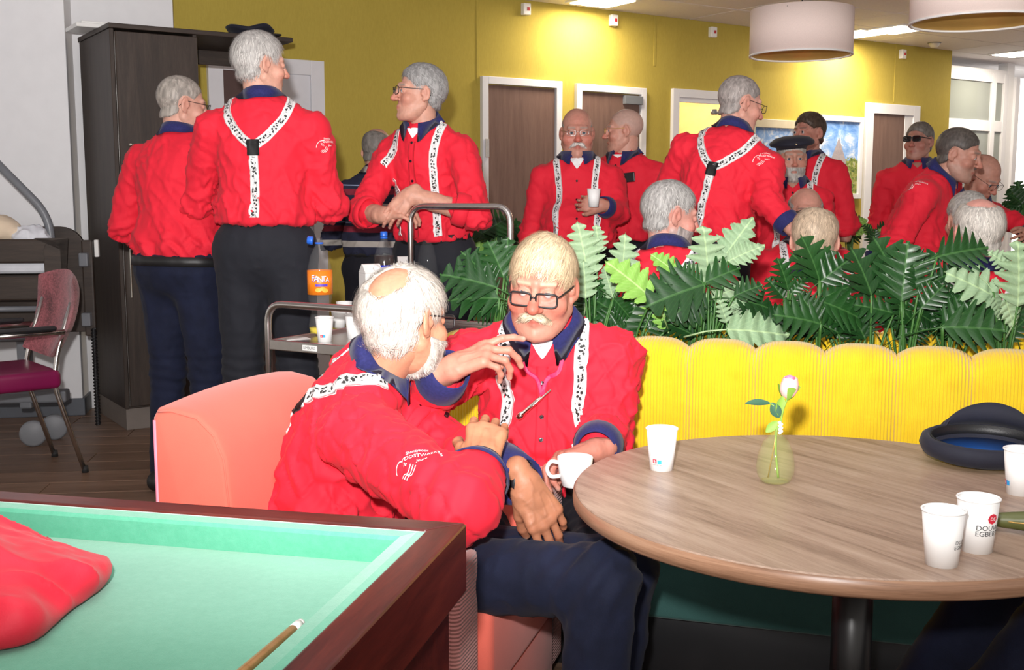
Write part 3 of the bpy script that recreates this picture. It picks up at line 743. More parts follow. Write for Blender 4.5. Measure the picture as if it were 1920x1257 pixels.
box('label_plate', (-.045, -.0075, .743), (.062, .002, .019), 'white_plastic', tr, .0005)
V, F = text_geo('LIMBURG', .013); mk('label_print', [(x-.045, -.0088, y+.743) for x, y, _ in V], F, 'black_print', tr)
for x in (-hw, hw):
    for y in (0, TL):
        lathe('castor', [(0, -.012), (.04, -.012), (.045, 0), (.04, .012), (0, .012)], 'grey_plastic', tr, 18, loc=(x, y, .045)).rotation_euler = (0, math.pi/2, 0)
def on_trolley(px, py, z=.748): p = atz(px, py, z); return p

# chair at the left edge
chp = np.array([-1.97, 4.95]); ch_dir = np.array([-.76, -.65]); ca_ = math.atan2(ch_dir[1], ch_dir[0])-math.pi/2
# local frame: y forward, x right of the sitter; near rear foot is on the sitter's left
c_or = chp+np.array([-.132, .155]); ch = empty('visitor_chair', (c_or[0], c_or[1], 0), ca_, 'visitor chair with magenta vinyl seat and rose tweed back', 'chair')
for sx in (-1, 1):
    tube('leg', arc_path([(sx*.205, -.02, 0), (sx*.205, .10, .42), (sx*.195, .075, .56), (sx*.19, .0, .78)], .06), .011, 'steel', ch, 12)
    tube('leg', arc_path([(sx*.215, .50, 0), (sx*.205, .42, .40), (sx*.205, .40, .64)], .04), .011, 'steel', ch, 12)
    tube('arm_tube', [(sx*.225, .05, .655), (sx*.225, .44, .655)], .012, 'steel', ch, 10); box('arm_pad', (sx*.225, .25, .674), (.045, .33, .022), 'black_plastic', ch, .009)
    for y in (-.02, .50): lathe('foot_cap', [(0, 0), (.016, 0), (.014, .03), (0, .03)], 'rubber', ch, 12, loc=(sx*(.205 if y < 0 else .215), y, 0))
bm = bmesh.new(); bm_box(bm, (0, 0, 0), (.46, .46, .085), .025, 4); autosmooth(from_bm('seat', bm, 'magenta_vinyl', ch, True, (0, .30, .445)), 60)
V = []; F = []; nx, nz = 16, 18
for side in (0, 1):
    for j in range(nz+1):
        for i in range(nx+1):
            u = i/nx*2-1; v = j/nz; hwid = .255*(1-.22*(1-v)**2)*(1-.10*max(0, v-.8)/.2)
            y = .05-.10*v+.055*u*u+.035*math.sin(v*math.pi)*(-1)+(.02 if side == 0 else -.022)*(1-max(abs(u), abs(2*v-1))**8)
            V.append((u*hwid, y, .52+.40*v-.035*(u*u)*(v > .5)*(v-.5)*2+.03*(u*u)*(v < .3)))
for side in (0, 1):
    o = side*(nx+1)*(nz+1)
    for j in range(nz):
        for i in range(nx):
            q = (o+j*(nx+1)+i, o+j*(nx+1)+i+1, o+(j+1)*(nx+1)+i+1, o+(j+1)*(nx+1)+i); F.append(q if side == 1 else q[::-1])
mk('backrest', V, F, 'rose_tweed', ch, True)

# care bed at the left edge
bd = empty('care_bed', (-2.23, 5.62, 0), .12, 'adjustable care bed with dark wood panels at the left edge', 'bed')
def rpanel(name, w_, z0, z1, r, th, loc, mat='dark_oak', par=None):
    pts = [(-w_/2, z0), (w_/2, z0), (w_/2, z1-r)]+[(w_/2-r+r*math.cos(a), z1-r+r*math.sin(a)) for a in np.linspace(.15, math.pi/2, 7)]+[(-w_/2+r-r*math.sin(a), z1-r+r*math.cos(a)) for a in np.linspace(0, math.pi/2, 7)]
    return prism(name, pts, th, mat, par or bd, .004, loc)
rpanel('head_panel', .95, .55, 1.10, .13, .03, (-.44, .16, 0)); box('panel_post', (.045, .14, .78), (.055, .035, .50), 'dark_oak', bd, .008)
for z, hh in ((.985, .12), (.80, .12)): box('side_board', (-.56, -.10, z), (.98, .025, hh), 'dark_oak', bd, .01)
rpanel('rail_end', .085, .62, 1.045, .06, .028, (-.06, -.10, 0))
for z in (.93, .62):
    box('bracket', (.035, .105, z), (.045, .05, .07), 'grey_steel', bd, .006)
box('mattress', (-.60, .03, .93), (1.0, .20, .12), 'sheet_white', bd, .03, 3)
box('hand_switch', (.085, .17, .985), (.022, .03, .09), 'white_plastic', bd, .005)
tube('lifting_pole', arc_path([(-.50, .07, 1.58), (-.12, .07, 1.16), (-.105, .07, .80)], .10, 8), .021, 'grey_steel', bd, 14)
for z in (.55, .70): tube('frame_bar', [(-1.0, -.12, z), (-.02, -.12, z)], .014, 'grey_steel', bd)
box('chassis', (-.5, 0, .24), (.9, .09, .06), 'grey_steel', bd, .01); box('chassis', (-.25, .0, .36), (.06, .08, .36), 'grey_steel', bd, .01)
for x, y in ((-.20, -.10), (-.14, .05)):
    lathe('castor', [(0, -.02), (.055, -.02), (.066, -.012), (.066, .012), (.055, .02), (0, .02)], 'grey_plastic', bd, 24, loc=(x, y, .066)).rotation_euler = (math.pi/2, 0, .2)
V, F = tube_geo([(.065+.012*math.cos(i*1.9), .11+.012*math.sin(i*1.9), .57-.0016*i) for i in range(320)], .004, 6); mk('spiral_cable', V, F, 'black_plastic', bd, True)
pil = empty('pillow', (-2.68, 5.60, .995), 0, 'cream pillow lying on the care bed', 'pillow')
# ------------------------------------------------------------------ implicit surfaces for people and soft things
f32 = np.float32
def V3(*a): return np.array(a, dtype=float)
def smin(a, b, k):
    if k <= 0: return np.minimum(a, b)
    h = np.clip(.5+.5*(b-a)/k, 0, 1); return b*(1-h)+a*h-k*h*(1-h)
def smax(a, b, k): return -smin(-a, -b, k)
def ell(p, c, r, R=None):
    q = p-np.asarray(c, f32)
    if R is not None: q = q@np.asarray(R, f32)
    r = np.asarray(r, f32); k0 = np.linalg.norm(q/r, axis=1); k1 = np.linalg.norm(q/(r*r), axis=1)+1e-9
    return k0*(k0-1)/k1
def rc(p, a, b, ra, rb):
    a = np.asarray(a, f32); b = np.asarray(b, f32); ba = b-a; L = float(ba@ba)+1e-12; q = p-a
    t = np.clip((q@ba)/L, 0, 1); return np.linalg.norm(q-t[:, None]*ba, axis=1)-(ra+(rb-ra)*t)
def surfnet(f, lo, hi, h):
    lo = np.asarray(lo, float); n = np.ceil((np.asarray(hi, float)-lo)/h).astype(int)+1; n = (n+3)//4*4+1
    cn = (n-1)//4+1
    ax_ = [lo[i]+h*np.arange(n[i]) for i in range(3)]; cx_ = [lo[i]+4*h*np.arange(cn[i]) for i in range(3)]
    C = np.stack(np.meshgrid(*cx_, indexing='ij'), -1).reshape(-1, 3).astype(f32); Dc = f(C).reshape(cn)
    idx = [np.clip((np.arange(n[i])+2)//4, 0, cn[i]-1) for i in range(3)]
    D = Dc[np.ix_(*idx)].astype(f32); near = np.abs(D) < 6.5*h
    I = np.argwhere(near); P = (lo+I*h).astype(f32); out = np.empty(len(P), f32)
    for s in range(0, len(P), 200000): out[s:s+200000] = f(P[s:s+200000])
    D[near] = out; S = D < 0
    cell = lambda a, b, c: S[a:n[0]-1+a, b:n[1]-1+b, c:n[2]-1+c]
    cnt = sum(cell(a, b, c).astype(np.int8) for a in (0, 1) for b in (0, 1) for c in (0, 1))
    act = (cnt > 0) & (cnt < 8); A = np.argwhere(act); vid = -np.ones(act.shape, np.int64); vid[act] = np.arange(len(A))
    acc = np.zeros((len(A), 3)); w_ = np.zeros(len(A)); cor = [(a, b, c) for a in (0, 1) for b in (0, 1) for c in (0, 1)]
    for c0 in cor:
        for d in range(3):
            if c0[d]: continue
            c1 = list(c0); c1[d] = 1
            a = A+np.array(c0); b = A+np.array(c1); da = D[a[:, 0], a[:, 1], a[:, 2]]; db = D[b[:, 0], b[:, 1], b[:, 2]]
            m = (da < 0) != (db < 0); t = np.where(m, da/np.where(m, da-db, 1), 0)
            acc[m] += a[m]+(np.array(c1)-np.array(c0))*t[m][:, None]; w_[m] += 1
    V = lo+h*acc/w_[:, None]; Q = []
    for d in range(3):
        e1, e2 = (d+1) % 3, (d+2) % 3
        sl0 = [slice(None)]*3; sl1 = [slice(None)]*3; sl0[d] = slice(0, n[d]-1); sl1[d] = slice(1, n[d])
        a, b = S[tuple(sl0)], S[tuple(sl1)]; E_ = np.argwhere(a != b)
        E_ = E_[(E_[:, e1] > 0) & (E_[:, e2] > 0) & (E_[:, e1] < n[e1]-1) & (E_[:, e2] < n[e2]-1)]
        if not len(E_): continue
        ins = a[E_[:, 0], E_[:, 1], E_[:, 2]]; g = []
        for o1, o2 in ((-1, -1), (0, -1), (0, 0), (-1, 0)):
            q = E_.copy(); q[:, e1] += o1; q[:, e2] += o2; g.append(vid[q[:, 0], q[:, 1], q[:, 2]])
        g = np.stack(g, 1); g[~ins] = g[~ins][:, ::-1]; Q.append(g)
    return V, np.concatenate(Q)
def hash3(i, j, k, seed):
    h = (i.astype(np.int64)*374761393+j.astype(np.int64)*668265263+k.astype(np.int64)*2147483647+seed*1274126177) & 0xffffffff
    h = ((h ^ (h >> 13))*1274126177) & 0xffffffff; return ((h ^ (h >> 16)) & 0xffff)/65535.*2-1
def vnoise(p, seed=0):
    i = np.floor(p).astype(np.int64); f = p-i; u = f*f*(3-2*f); r = 0
    for a in (0, 1):
        for b in (0, 1):
            for c in (0, 1):
                wgt = (u[:, 0] if a else 1-u[:, 0])*(u[:, 1] if b else 1-u[:, 1])*(u[:, 2] if c else 1-u[:, 2])
                r = r+wgt*hash3(i[:, 0]+a, i[:, 1]+b, i[:, 2]+c, seed)
    return r
def grad(f, p, e=.002):
    p = np.asarray(p, f32); g = np.stack([f(p+np.eye(3, dtype=f32)[i]*e)-f(p-np.eye(3, dtype=f32)[i]*e) for i in range(3)], 1)
    return g/(np.linalg.norm(g, axis=1)[:, None]+1e-9)
def project(f, p, d=.003, it=7):
    p = np.array(p, dtype=f32)
    for _ in range(it):
        g = grad(f, p); p = p-g*((f(p)-d)[:, None])*.9
    return p.astype(float), grad(f, p)
def vnormals(V, Q):
    n = np.cross(V[Q[:, 2]]-V[Q[:, 0]], V[Q[:, 3]]-V[Q[:, 1]]); N = np.zeros_like(V)
    for k in range(4): np.add.at(N, Q[:, k], n)
    return N/(np.linalg.norm(N, axis=1)[:, None]+1e-12)
def unit(v): v = np.asarray(v, float); return v/(np.linalg.norm(v)+1e-12)
def rotx(a): c, s = math.cos(a), math.sin(a); return np.array([[1, 0, 0], [0, c, -s], [0, s, c]])
def roty(a): c, s = math.cos(a), math.sin(a); return np.array([[c, 0, s], [0, 1, 0], [-s, 0, c]])
def rotz(a): c, s = math.cos(a), math.sin(a); return np.array([[c, -s, 0], [s, c, 0], [0, 0, 1]])
def spline(C, n=40):
    C = np.asarray(C, float); P = np.vstack([2*C[0]-C[1], C, 2*C[-1]-C[-2]]); out = []
    m = len(C)-1
    for t in np.linspace(0, m, n):
        i = min(int(t), m-1); u = t-i; a, b, c, d = P[i:i+4]
        out.append(.5*(2*b+(c-a)*u+(2*a-5*b+4*c-d)*u*u+(3*b-a-3*c+d)*u**3))
    return np.array(out)

# ---------------------------------------------------------------- heads
def head_sdf(bulk=1., ears=True, nose=1., mouth=0.):
    jw = bulk
    def f(p):
        q = p.copy(); q[:, 0] = np.abs(q[:, 0])
        d = ell(q, (0, -.016, .036), (.076, .098, .089))
        d = smin(d, ell(q, (0, .024, -.035), (.063*jw, .068, .082)), .03)
        d = smin(d, ell(q, (0, .030, -.078), (.054*jw, .054, .046)), .03)
        d = smin(d, rc(q, (0, .076, -.106), (.012, .072, -.106), .021, .019), .02)
        d = smin(d, rc(q, (.052*jw, -.005, -.055), (.03, .055, -.098), .022, .020), .02)   # jaw line
        d = smin(d, rc(q, (.0, .090, .030), (.042, .072, .028), .011, .010), .014)          # brow
        d = smin(d, ell(q, (.043*jw, .060, -.030), (.028, .026, .026)), .018)              # cheek
        d = smax(d, -ell(q, (.031, .103, .006), (.020, .018, .014)), .012)                  # socket
        d = smin(d, ell(q, (.031, .0795, .005), (.0165, .0135, .0125)), .004)               # lids
        d = smax(d, -ell(q, (.0315, .0955, .0035), (.0125, .012, .0034)), .0015)           # eye slit
        d = smin(d, rc(q, (0, .091, .016), (0, .112*1., -.026), .0085, .0125*nose), .010)
        d = smin(d, ell(q, (0, .117, -.031), (.0125*nose, .0125*nose, .011*nose)), .007)
        d = smin(d, ell(q, (.0125*nose, .104, -.034), (.0085*nose, .011, .008)), .006)
        d = smin(d, rc(q, (0, .093, -.063), (.022, .083, -.067), .0075, .0045), .006)       # upper lip
        d = smin(d, rc(q, (0, .091, -.076-mouth), (.019, .083, -.074-mouth*.7), .0080, .0045), .006)
        d = smax(d, -rc(q, (0, .1035, -.0695-mouth/2), (.022, .090, -.0695-mouth/2), .0022+mouth*.45, .0012), .003)
        d = smax(d, -rc(q, (.021, .098, -.040), (.031, .088, -.064), .003, .002), .008)     # fold beside the mouth
        if ears:
            R = rotz(.42)@rotx(-.18)
            e = ell(q, (.0815, -.012, -.002), (.0085, .0195, .034), R); e = smax(e, -ell(q, (.0915, -.006, .001), (.008, .011, .021), R), .004)
            e = smin(e, ell(q, (.0775, .002, -.004), (.008, .009, .012)), .006); e = smin(e, ell(q, (.077, -.006, -.030), (.006, .009, .010)), .006)
            d = smin(d, e, .007)
        return d
    return f
def skin_cols(V, base, rosy, seed):
    """V in head frame"""
    b = np.array(base); c = np.tile(b, (len(V), 1)); x, y, z = np.abs(V[:, 0]), V[:, 1], V[:, 2]
    def mix(m, col): return c*(1-m[:, None])+np.array(col)*m[:, None]
    red = b*np.array([1.02, .55, .52])
    g = lambda cx, cy, cz, s: np.exp(-((x-cx)**2+(y-cy)**2+(z-cz)**2)/(2*s*s))
    c = mix(np.clip(rosy*(g(.045, .07, -.03, .022)+1.5*g(0, .12, -.03, .017)+.5*g(.085, -.01, 0, .02)+.4*g(0, .085, .07, .03)), 0, .95), red)
    lip = np.exp(-((z+.069)/.0085)**2)*np.exp(-(x/.020)**4)*(y > .078); c = mix(np.clip(lip*.75, 0, 1), b*np.array([.80, .36, .38]))
    nz = vnoise(V*55, seed)*.5+vnoise(V*140, seed+1)*.5; c = c*(1+.10*nz[:, None]); return np.clip(c, 0, 1)
def eye_geo(side, gaze=(0, 0)):
    c = V3(side*.031, .0765, .004); V, F = lathe_geo([(.0001+.0126*math.sin(a), -.0126*math.cos(a)) for a in np.linspace(0, math.pi, 13)], 16)
    V = np.array(V); V = V@rotx(math.pi/2).T; V[:, 1] *= 1.   # axis on y
    if V[0, 1] < 0: V[:, 1] *= -1
    R = rotx(gaze[1])@rotz(gaze[0]); d = V[:, 1]/.0126; col = np.where((d > .955)[:, None], [[.01, .01, .01]], np.where((d > .86)[:, None], [[.10, .16, .22]], [[.62, .56, .53]]))
    return V@R.T+c, F, col

# ---------------------------------------------------------------- hair
def hair_region(p, style):
    """positive where hair grows (head frame)"""
    y, z, x = p[:, 1], p[:, 2], np.abs(p[:, 0])
    front = style.get('front', .085)
    zl = np.interp(y, [-.12, -.06, -.03, -.012, .004, .03, .055, .085, .12], [-.072, -.066, -.045, .012, .030, .022, front*.62, front, front+.012])
    zl = zl+style.get('drop', 0)*(y < -.02)
    r = z-zl
    if not style.get('overear'): r = np.minimum(r, (np.sqrt(((x-.085)/.034)**2+((y+.010)/.027)**2+((z+.006)/.040)**2)-1)*.03)
    b = style.get('bald')
    if b is not None: r = np.minimum(r, np.linalg.norm((p-np.array(b[:3]))*np.array(b[4] if len(b) > 4 else (1, 1, 1)), axis=1)-b[3])
    return r
def hair_sdf(style, seed):
    t = style.get('t', .010); sk = lambda p: ell(p, (0, -.016, .036), (.076, .098, .089))
    hf = style.get('headf')
    def f(p):
        n = vnoise(p*np.array([38, 38, 24]), seed)*.35+vnoise(p*90, seed+3)*.25
        reg = hair_region(p, style)
        th = t*(1+.5*n)*np.clip(.25+reg/.03, .1, 1)
        if 'top' in style: th = th+style['top']*np.clip((p[:, 2]-.05)/.06, 0, 1)*np.clip(1-np.abs(p[:, 0])/.12, 0, 1)
        if 'sides' in style: th = th+style['sides']*np.clip((np.abs(p[:, 0])-.03)/.04, 0, 1)*np.clip(1-np.abs(p[:, 2]-.03)/.10, 0, 1)
        if 'back' in style: th = th+style['back']*np.clip((-.02-p[:, 1])/.06, 0, 1)*np.clip(1-np.abs(p[:, 2]-.0)/.12, 0, 1)
        d = sk(p); d = np.minimum(d, ell(p, (0, .024, -.035), (.063, .068, .082)))
        d = np.where(p[:, 2] < 0, np.minimum(d, rc(p, (0, -.02, -.03), (0, -.04, -.12), .066, .060)), d)
        return smax(smax(d-th, -d-.012, .002), -(reg+.013*n), .010)
    return f
def strands(V, N, flow, n, length, lift, width, col, var, seed, segs=4, curl=.0, wrap=True):
    rng = np.random.default_rng(seed); i = rng.integers(0, len(V), n); P = V[i].copy()+rng.normal(0, .0012, (n, 3)); nn = N[i]
    L = length*rng.uniform(.55, 1.15, n); w_ = width*rng.uniform(.6, 1.3, n); lf = lift*rng.uniform(.2, 1.4, n)
    d0 = flow(P)+rng.normal(0, .22, (n, 3)); rows = []
    ph = rng.uniform(0, 6.28, n)
    p = P-nn*.0015; d = d0-nn*(d0*nn).sum(1)[:, None]; d /= np.linalg.norm(d, axis=1)[:, None]+1e-9; side = np.cross(nn, d)
    for s in range(segs+1):
        t = s/segs; ww = w_*(1-t)**.6*.5+.00015
        off = side*(curl*np.sin(ph+t*4))[:, None]
        rows.append(p+off+side*ww[:, None]); rows.append(p+off-side*ww[:, None])
        p = p+d*(L/segs)[:, None]+nn*(lf/segs*(1-1.3*t))[:, None]
        if wrap:
            nn = (p-np.array([0, -.016, .030]))/np.array([.076, .098, .094])**2; nn = nn/(np.linalg.norm(nn, axis=1)[:, None]+1e-9); side = np.cross(nn, d)
        d = d+flow(p)*.25; d = d-nn*((d*nn).sum(1)*.97)[:, None]; d /= np.linalg.norm(d, axis=1)[:, None]+1e-9
    R = np.stack(rows, 1); m = 2*(segs+1); VV = R.reshape(-1, 3); base = (np.arange(n)*m)[:, None]
    Q = np.concatenate([base+np.array([2*s, 2*s+1, 2*s+3, 2*s+2]) for s in range(segs)])
    cc = np.clip(np.array(col)[None]*(1+rng.normal(0, var, (n, 1))), 0, 1); return VV, Q, np.repeat(cc, m, 0)
def flow_down(crown=(0, -.05, .125), fwd=.0, grav=.8):
    c = np.array(crown)
    def f(p):
        v = p-c; v[:, 2] *= .6; v = v/(np.linalg.norm(v, axis=1)[:, None]+.02); v[:, 2] -= grav*np.clip((.11-p[:, 2])/.08, 0, 1); v[:, 1] += fwd
        return v
    return f

# ---------------------------------------------------------------- hands
FING = ((.030, .082, (.040, .025, .020), .0088), (.010, .088, (.045, .029, .021), .0092), (-.010, .084, (.041, .027, .021), .0087), (-.029, .076, (.032, .020, .018), .0078))
def hand_prims(wr, d, n, side, curls, spread=.06, thumb=(.5, .3, .3, .5), sc=1.):
    """wr wrist, d pointing direction, n palm normal (out of the palm), side +1 right hand / -1 left
    curls: per finger (a,b,c) radians; thumb: (outward, across, bend1, bend2)"""
    d = unit(d); n = unit(n-d*(np.asarray(n)@d)); s = np.cross(d, n)*side; s = unit(s)   # towards the thumb
    P = []; tips = []
    for k, (o, l, ph, r) in enumerate(FING):
        kn = wr+(d*l+s*o-n*.004)*sc
        P.append((wr+(d*.008+s*o*.55)*sc, kn, .0150*sc, .0118*sc, .012))
        a = 0; p = kn; fd = unit(d+s*(spread*(1.5-k)/1.5)); rr = r*sc
        for j, (L, c) in enumerate(zip(ph, curls[k])):
            a += c; v = fd*math.cos(a)+n*math.sin(a); q = p+v*L*sc; P.append((p, q, rr, rr*.90, .004)); rr *= .90; p = q
        tips.append((p, unit(fd*math.cos(a)+n*math.sin(a)), unit(-fd*math.sin(a)*-1-n*math.cos(a)) if 0 else unit(fd*math.sin(a)-n*math.cos(a)), rr))
    to, tc_, t1, t2 = thumb; b = wr+(d*.018+s*.022)*sc; v = unit(d*math.cos(to)+s*math.sin(to)+n*tc_); q = b+v*.042*sc
    P.append((b, q, .0165*sc, .0125*sc, .014)); ax2 = unit(n*.6-s*.8)
    v2 = unit(v*math.cos(t1)+ax2*math.sin(t1)); q2 = q+v2*.034*sc; P.append((q, q2, .0118*sc, .0105*sc, .005))
    v3 = unit(v2*math.cos(t2)+ax2*math.sin(t2)); q3 = q2+v3*.026*sc; P.append((q2, q3, .0105*sc, .0085*sc, .004)); tips.append((q3, v3, unit(np.cross(v3, np.cross(ax2, v3)))*-1, .0088*sc))
    P.append((wr-d*.03*sc, wr+d*.03*sc, .0245*sc, .021*sc, .018))
    return P, tips
RELAX = [(.25, .35, .25), (.35, .45, .3), (.45, .5, .35), (.55, .55, .35)]
FIST = [(1.2, 1.5, .8)]*4
GRIP = [(.55, .75, .5), (.6, .8, .5), (.65, .85, .5), (.7, .85, .5)]
# ------------------------------------------------------------------ people
def logo_geo():
    parts = []
    def txt(s, size, x, y, rot=0.):
        V, F = text_geo(s, size); c, q = math.cos(rot), math.sin(rot); parts.append(([(a*c-b*q+x, a*q+b*c+y, 0) for a, b, _ in V], F))
    txt('Shantykoor', .0125, .012, .026); txt('OOSTWAERTS', .0150, .028, .010); txt('"De', .0140, -.022, -.004, -.35); txt('Joure', .0120, .024, -.007)
    def stroke(P, w_):
        P = np.array(P); T = np.gradient(P, axis=0); T /= np.linalg.norm(T, axis=1)[:, None]; N = np.c_[-T[:, 1], T[:, 0]]
        V = []; 
        for p, n in zip(P, N): V += [(*(p+n*w_/2), 0), (*(p-n*w_/2), 0)]
        parts.append((V, [(2*i, 2*i+1, 2*i+3, 2*i+2) for i in range(len(P)-1)]))
    stroke([(-.018+.034*math.cos(a), -.018+.034*math.sin(a)) for a in np.linspace(1.35, 3.25, 16)], .0026)
    for k in range(3):
        stroke([(-.030+.006*k+.028*t, -.038+.026*t*t+.005*math.sin(t*6.3)-.004*k) for t in np.linspace(0, 1, 14)], .0022)
    return geo_join(parts)
LOGO = logo_geo(); LOGO = ([(x*.78, y*.78, 0) for x, y, _ in LOGO[0]], LOGO[1])
CNT = {}
def person(label, head, yaw, sit=False, lean=0., lean2=None, twist=0., tilt=0., neck=0., neckside=0., hyaw=0., hpitch=0., hroll=0., girth=1., belly=0., hs=.94, bulk=1., nose=1., mouth=0.,
           skin=(.50, .265, .19), rosy=.5, hair=None, haircol=(.55, .53, .50), strand=(1200, .03, .004, .0022), flow=None, beard=None, must=None, brow=(.30, .27, .24),
           rarm=('down',), larm=('down',), rhand=None, lhand=None, rolled=False, shirt='red_shirt', trousers='dark_trousers', collar=True, cuffs=True, vneck=None, straps=None, logo=None,
           buttons=0, glasses=None, legs=None, res=.010, hres=.0052, wr=1., belt=None, extra=None, gaze=(0, 0), shw=1., nl=.82, k=None, eyes=True, group='choir members in red shirts', fold=1., slv=.004):
    yaw = math.radians(yaw); R = rotz(yaw-math.pi/2); rd = math.radians; fx = girth
    th1, th2 = rd(lean), rd(lean if lean2 is None else lean2); tgt = at(*head); kk = k or 1.
    def skel(kk, pz):
        P = V3(0, 0, pz); M1 = rotx(-th1)@roty(rd(tilt)*.5); M2 = roty(rd(tilt))@rotx(-th2)@rotz(rd(twist)); s1 = M1@V3(0, 0, 1); s2 = M2@V3(0, 0, 1)
        wa = P+s1*.13*kk; ch_ = wa+unit(s1+s2)*.20*kk; nb = ch_+s2*.195*kk; sn = unit(s2+V3(0, 0, 1)+V3(math.sin(rd(neckside)), math.sin(rd(neck)), 0)*1.6)
        hc = nb+sn*.138*nl*(kk*.5+.5); return P, M1, M2, s1, s2, wa, ch_, nb, sn, hc
    pz = .56 if sit else .95*kk
    for _ in range(5):
        S = skel(kk, pz); dz = tgt[2]-S[-1][2]
        if sit: pz += dz
        elif k: break
        else: kk *= tgt[2]/S[-1][2]; pz = .95*kk
    P, M1, M2, s1, s2, wa, chs, nb, sn, hc = skel(kk, pz)
    off = (R@hc)[:2]; loc = V3(tgt[0]-off[0], tgt[1]-off[1], 0)
    if not sit and k: loc[2] = 0
    toL = lambda w_: R.T@(np.asarray(w_, float)-loc)
    dirL = lambda w_: R.T@np.asarray(w_, float)
    X2 = M2@V3(1, 0, 0); F2 = M2@V3(0, 1, 0); X1 = M1@V3(1, 0, 0); F1 = M1@V3(0, 1, 0)
    sc = chs+s2*.078*kk; sh = {1: sc+X2*.180*kk*shw, -1: sc-X2*.180*kk*shw}
    arms = {}
    for sd, spec in ((1, rarm), (-1, larm)):
        l1, l2 = .295*kk, .265*kk
        if spec[0] == 'down': tg = sh[sd]+V3(sd*.06, .06, -.535)*kk; hint = V3(sd*.3, -1, 0)
        elif spec[0] == 'front': tg = wa+V3(-sd*.0, .25, .08)*kk+X2*sd*.07; hint = V3(sd*1., -.5, -.5)
        elif spec[0] == 'lap': tg = P+V3(sd*.10, .30, .12); hint = V3(sd*.8, -.6, 0)
        else: tg = toL(spec[1]); hint = dirL(spec[2])
        v = tg-sh[sd]; L = np.linalg.norm(v)
        if L > (l1+l2)*.995: tg = sh[sd]+v/L*(l1+l2)*.995; v = tg-sh[sd]; L = np.linalg.norm(v)
        L = max(L, abs(l1-l2)+.02); a = (l1*l1-l2*l2+L*L)/(2*L); hgt = math.sqrt(max(l1*l1-a*a, 0)); u = unit(v); hp = unit(hint-u*(hint@u)); el = sh[sd]+u*a+hp*hgt
        if len(spec) > 3: el, tg = toL(spec[3]), toL(spec[1])
        arms[sd] = (sh[sd], el, tg)
    # shirt -------------------------------------------------------------
    bz = .075 if belt is None else belt
    sl = .011
    def torso(p, g=0.):
        d = ell(p, P+s1*.06*kk+F1*belly*.3, np.array([.165*fx, .118*fx+belly*.5, .15])*kk+g, M1)
        d = smin(d, ell(p, wa+s1*.03*kk+F1*belly*.55, np.array([.158*fx, .112*fx+belly*.75, .16])*kk+g, M1), .06)
        d = smin(d, ell(p, chs+s2*.01*kk, np.array([.168*(.5+.5*fx)*shw, .118*(.5+.5*fx), .185])*kk+g, M2), .07)
        for sd in (1, -1):
            d = smin(d, rc(p, nb-s2*.045*kk+X2*sd*.03, sh[sd]-X2*sd*.015*kk, .058*kk+g, .053*kk+g), .05)
        return d
    cu = .66
    def sleeve(p, g=0.):
        d = None; g = g+slv
        for sd in (1, -1):
            a, b, c = arms[sd]; e = b+(c-b)*(.30 if rolled else cu)
            q = smin(rc(p, a, b, .064*kk+g, .052*kk+g), rc(p, b, e, .052*kk+g, (.047 if rolled else .043)*kk+g), .02)
            d = q if d is None else np.minimum(d, q)
        return d
    def strap_f(p):
        d = torso(p)
        for sd in (1, -1): d = smin(d, rc(p, sh[sd], sh[sd]+(arms[sd][1]-sh[sd])*.3, .064*kk+slv, .060*kk+slv), .028)
        return d
    def shirt_f(p):
        d = smin(torso(p), sleeve(p), .028); return smax(d, -((p-(P+s1*(bz-.02)*kk))@s1.astype(f32)), .012)
    pts = [P, nb, hc]+[q for sd in (1, -1) for q in arms[sd]]; lo = np.min(pts, 0)-.24*max(1, fx)-belly; hi = np.max(pts, 0)+.24*max(1, fx)+belly
    lo[2] = max(lo[2], min((P+s1*(bz-.05)*kk)[2]-.12, min(q[2] for q in pts)-.12))
    Vs, Qs = surfnet(shirt_f, lo, hi, res); Ns = vnormals(Vs, Qs); seed = CNT.setdefault('seed', 10); CNT['seed'] += 7
    def wrinkle(V):
        # cloth hangs in soft diagonal folds, tighter ones at the elbows and above the belt
        q = V@rotx(.5).T; n1 = vnoise(q*np.array([11, 11, 5]), seed); n2 = vnoise((V@roty(.7).T)*np.array([24, 24, 8]), seed+1); n3 = vnoise(V*np.array([46, 46, 30]), seed+2)
        n4 = vnoise((V@rotx(-.6).T@roty(-.5).T)*np.array([30, 30, 7]), seed+5); d = .011*((1-np.abs(n1))**2.5-.40)+.011*((1-np.abs(n2))**5-.2)-.009*(1-np.abs(n4))**9+.0018*n3
        hb = (V-P)@s1; d = d*(.7+.9*np.exp(-((hb-bz-.06)/.06)**2))
        bd_ = np.exp(-((hb-bz-.045)/.05)**2); d += .006*bd_
        for sd in (1, -1):
            a, b, c = arms[sd]
            for cen, ax_, wd_, am in ((b, unit(c-a), .075, .0075), (a*.75+b*.25, unit(b-a), .06, .003), (b*.35+c*.65, unit(c-b), .06, .004)):
                w_ = np.exp(-((V-cen)**2).sum(1)/(2*wd_*wd_)); s_ = (V-cen)@ax_
                d += am*w_*np.sin(s_*2*math.pi/.040+3.*n1+1.5*n2)*(.6+.5*n2)
        for sd in (1, -1): d = d*(1-.85*np.exp(-((V-arms[sd][2])**2).sum(1)/(2*.075**2)))
        return d*wr*fold
    Vs = Vs+Ns*wrinkle(Vs)[:, None]
    # body: neck and limbs, then head and hands in finer mesh -------------------------------------------------
    Rh = M_head = rotz(rd(hyaw))@rotx(-rd(hpitch))@roty(rd(hroll))
    hw_ = lambda q: hc+(np.asarray(q, float)*hs)@Rh.T
    neck_top = hw_((0, -.018, -.055))
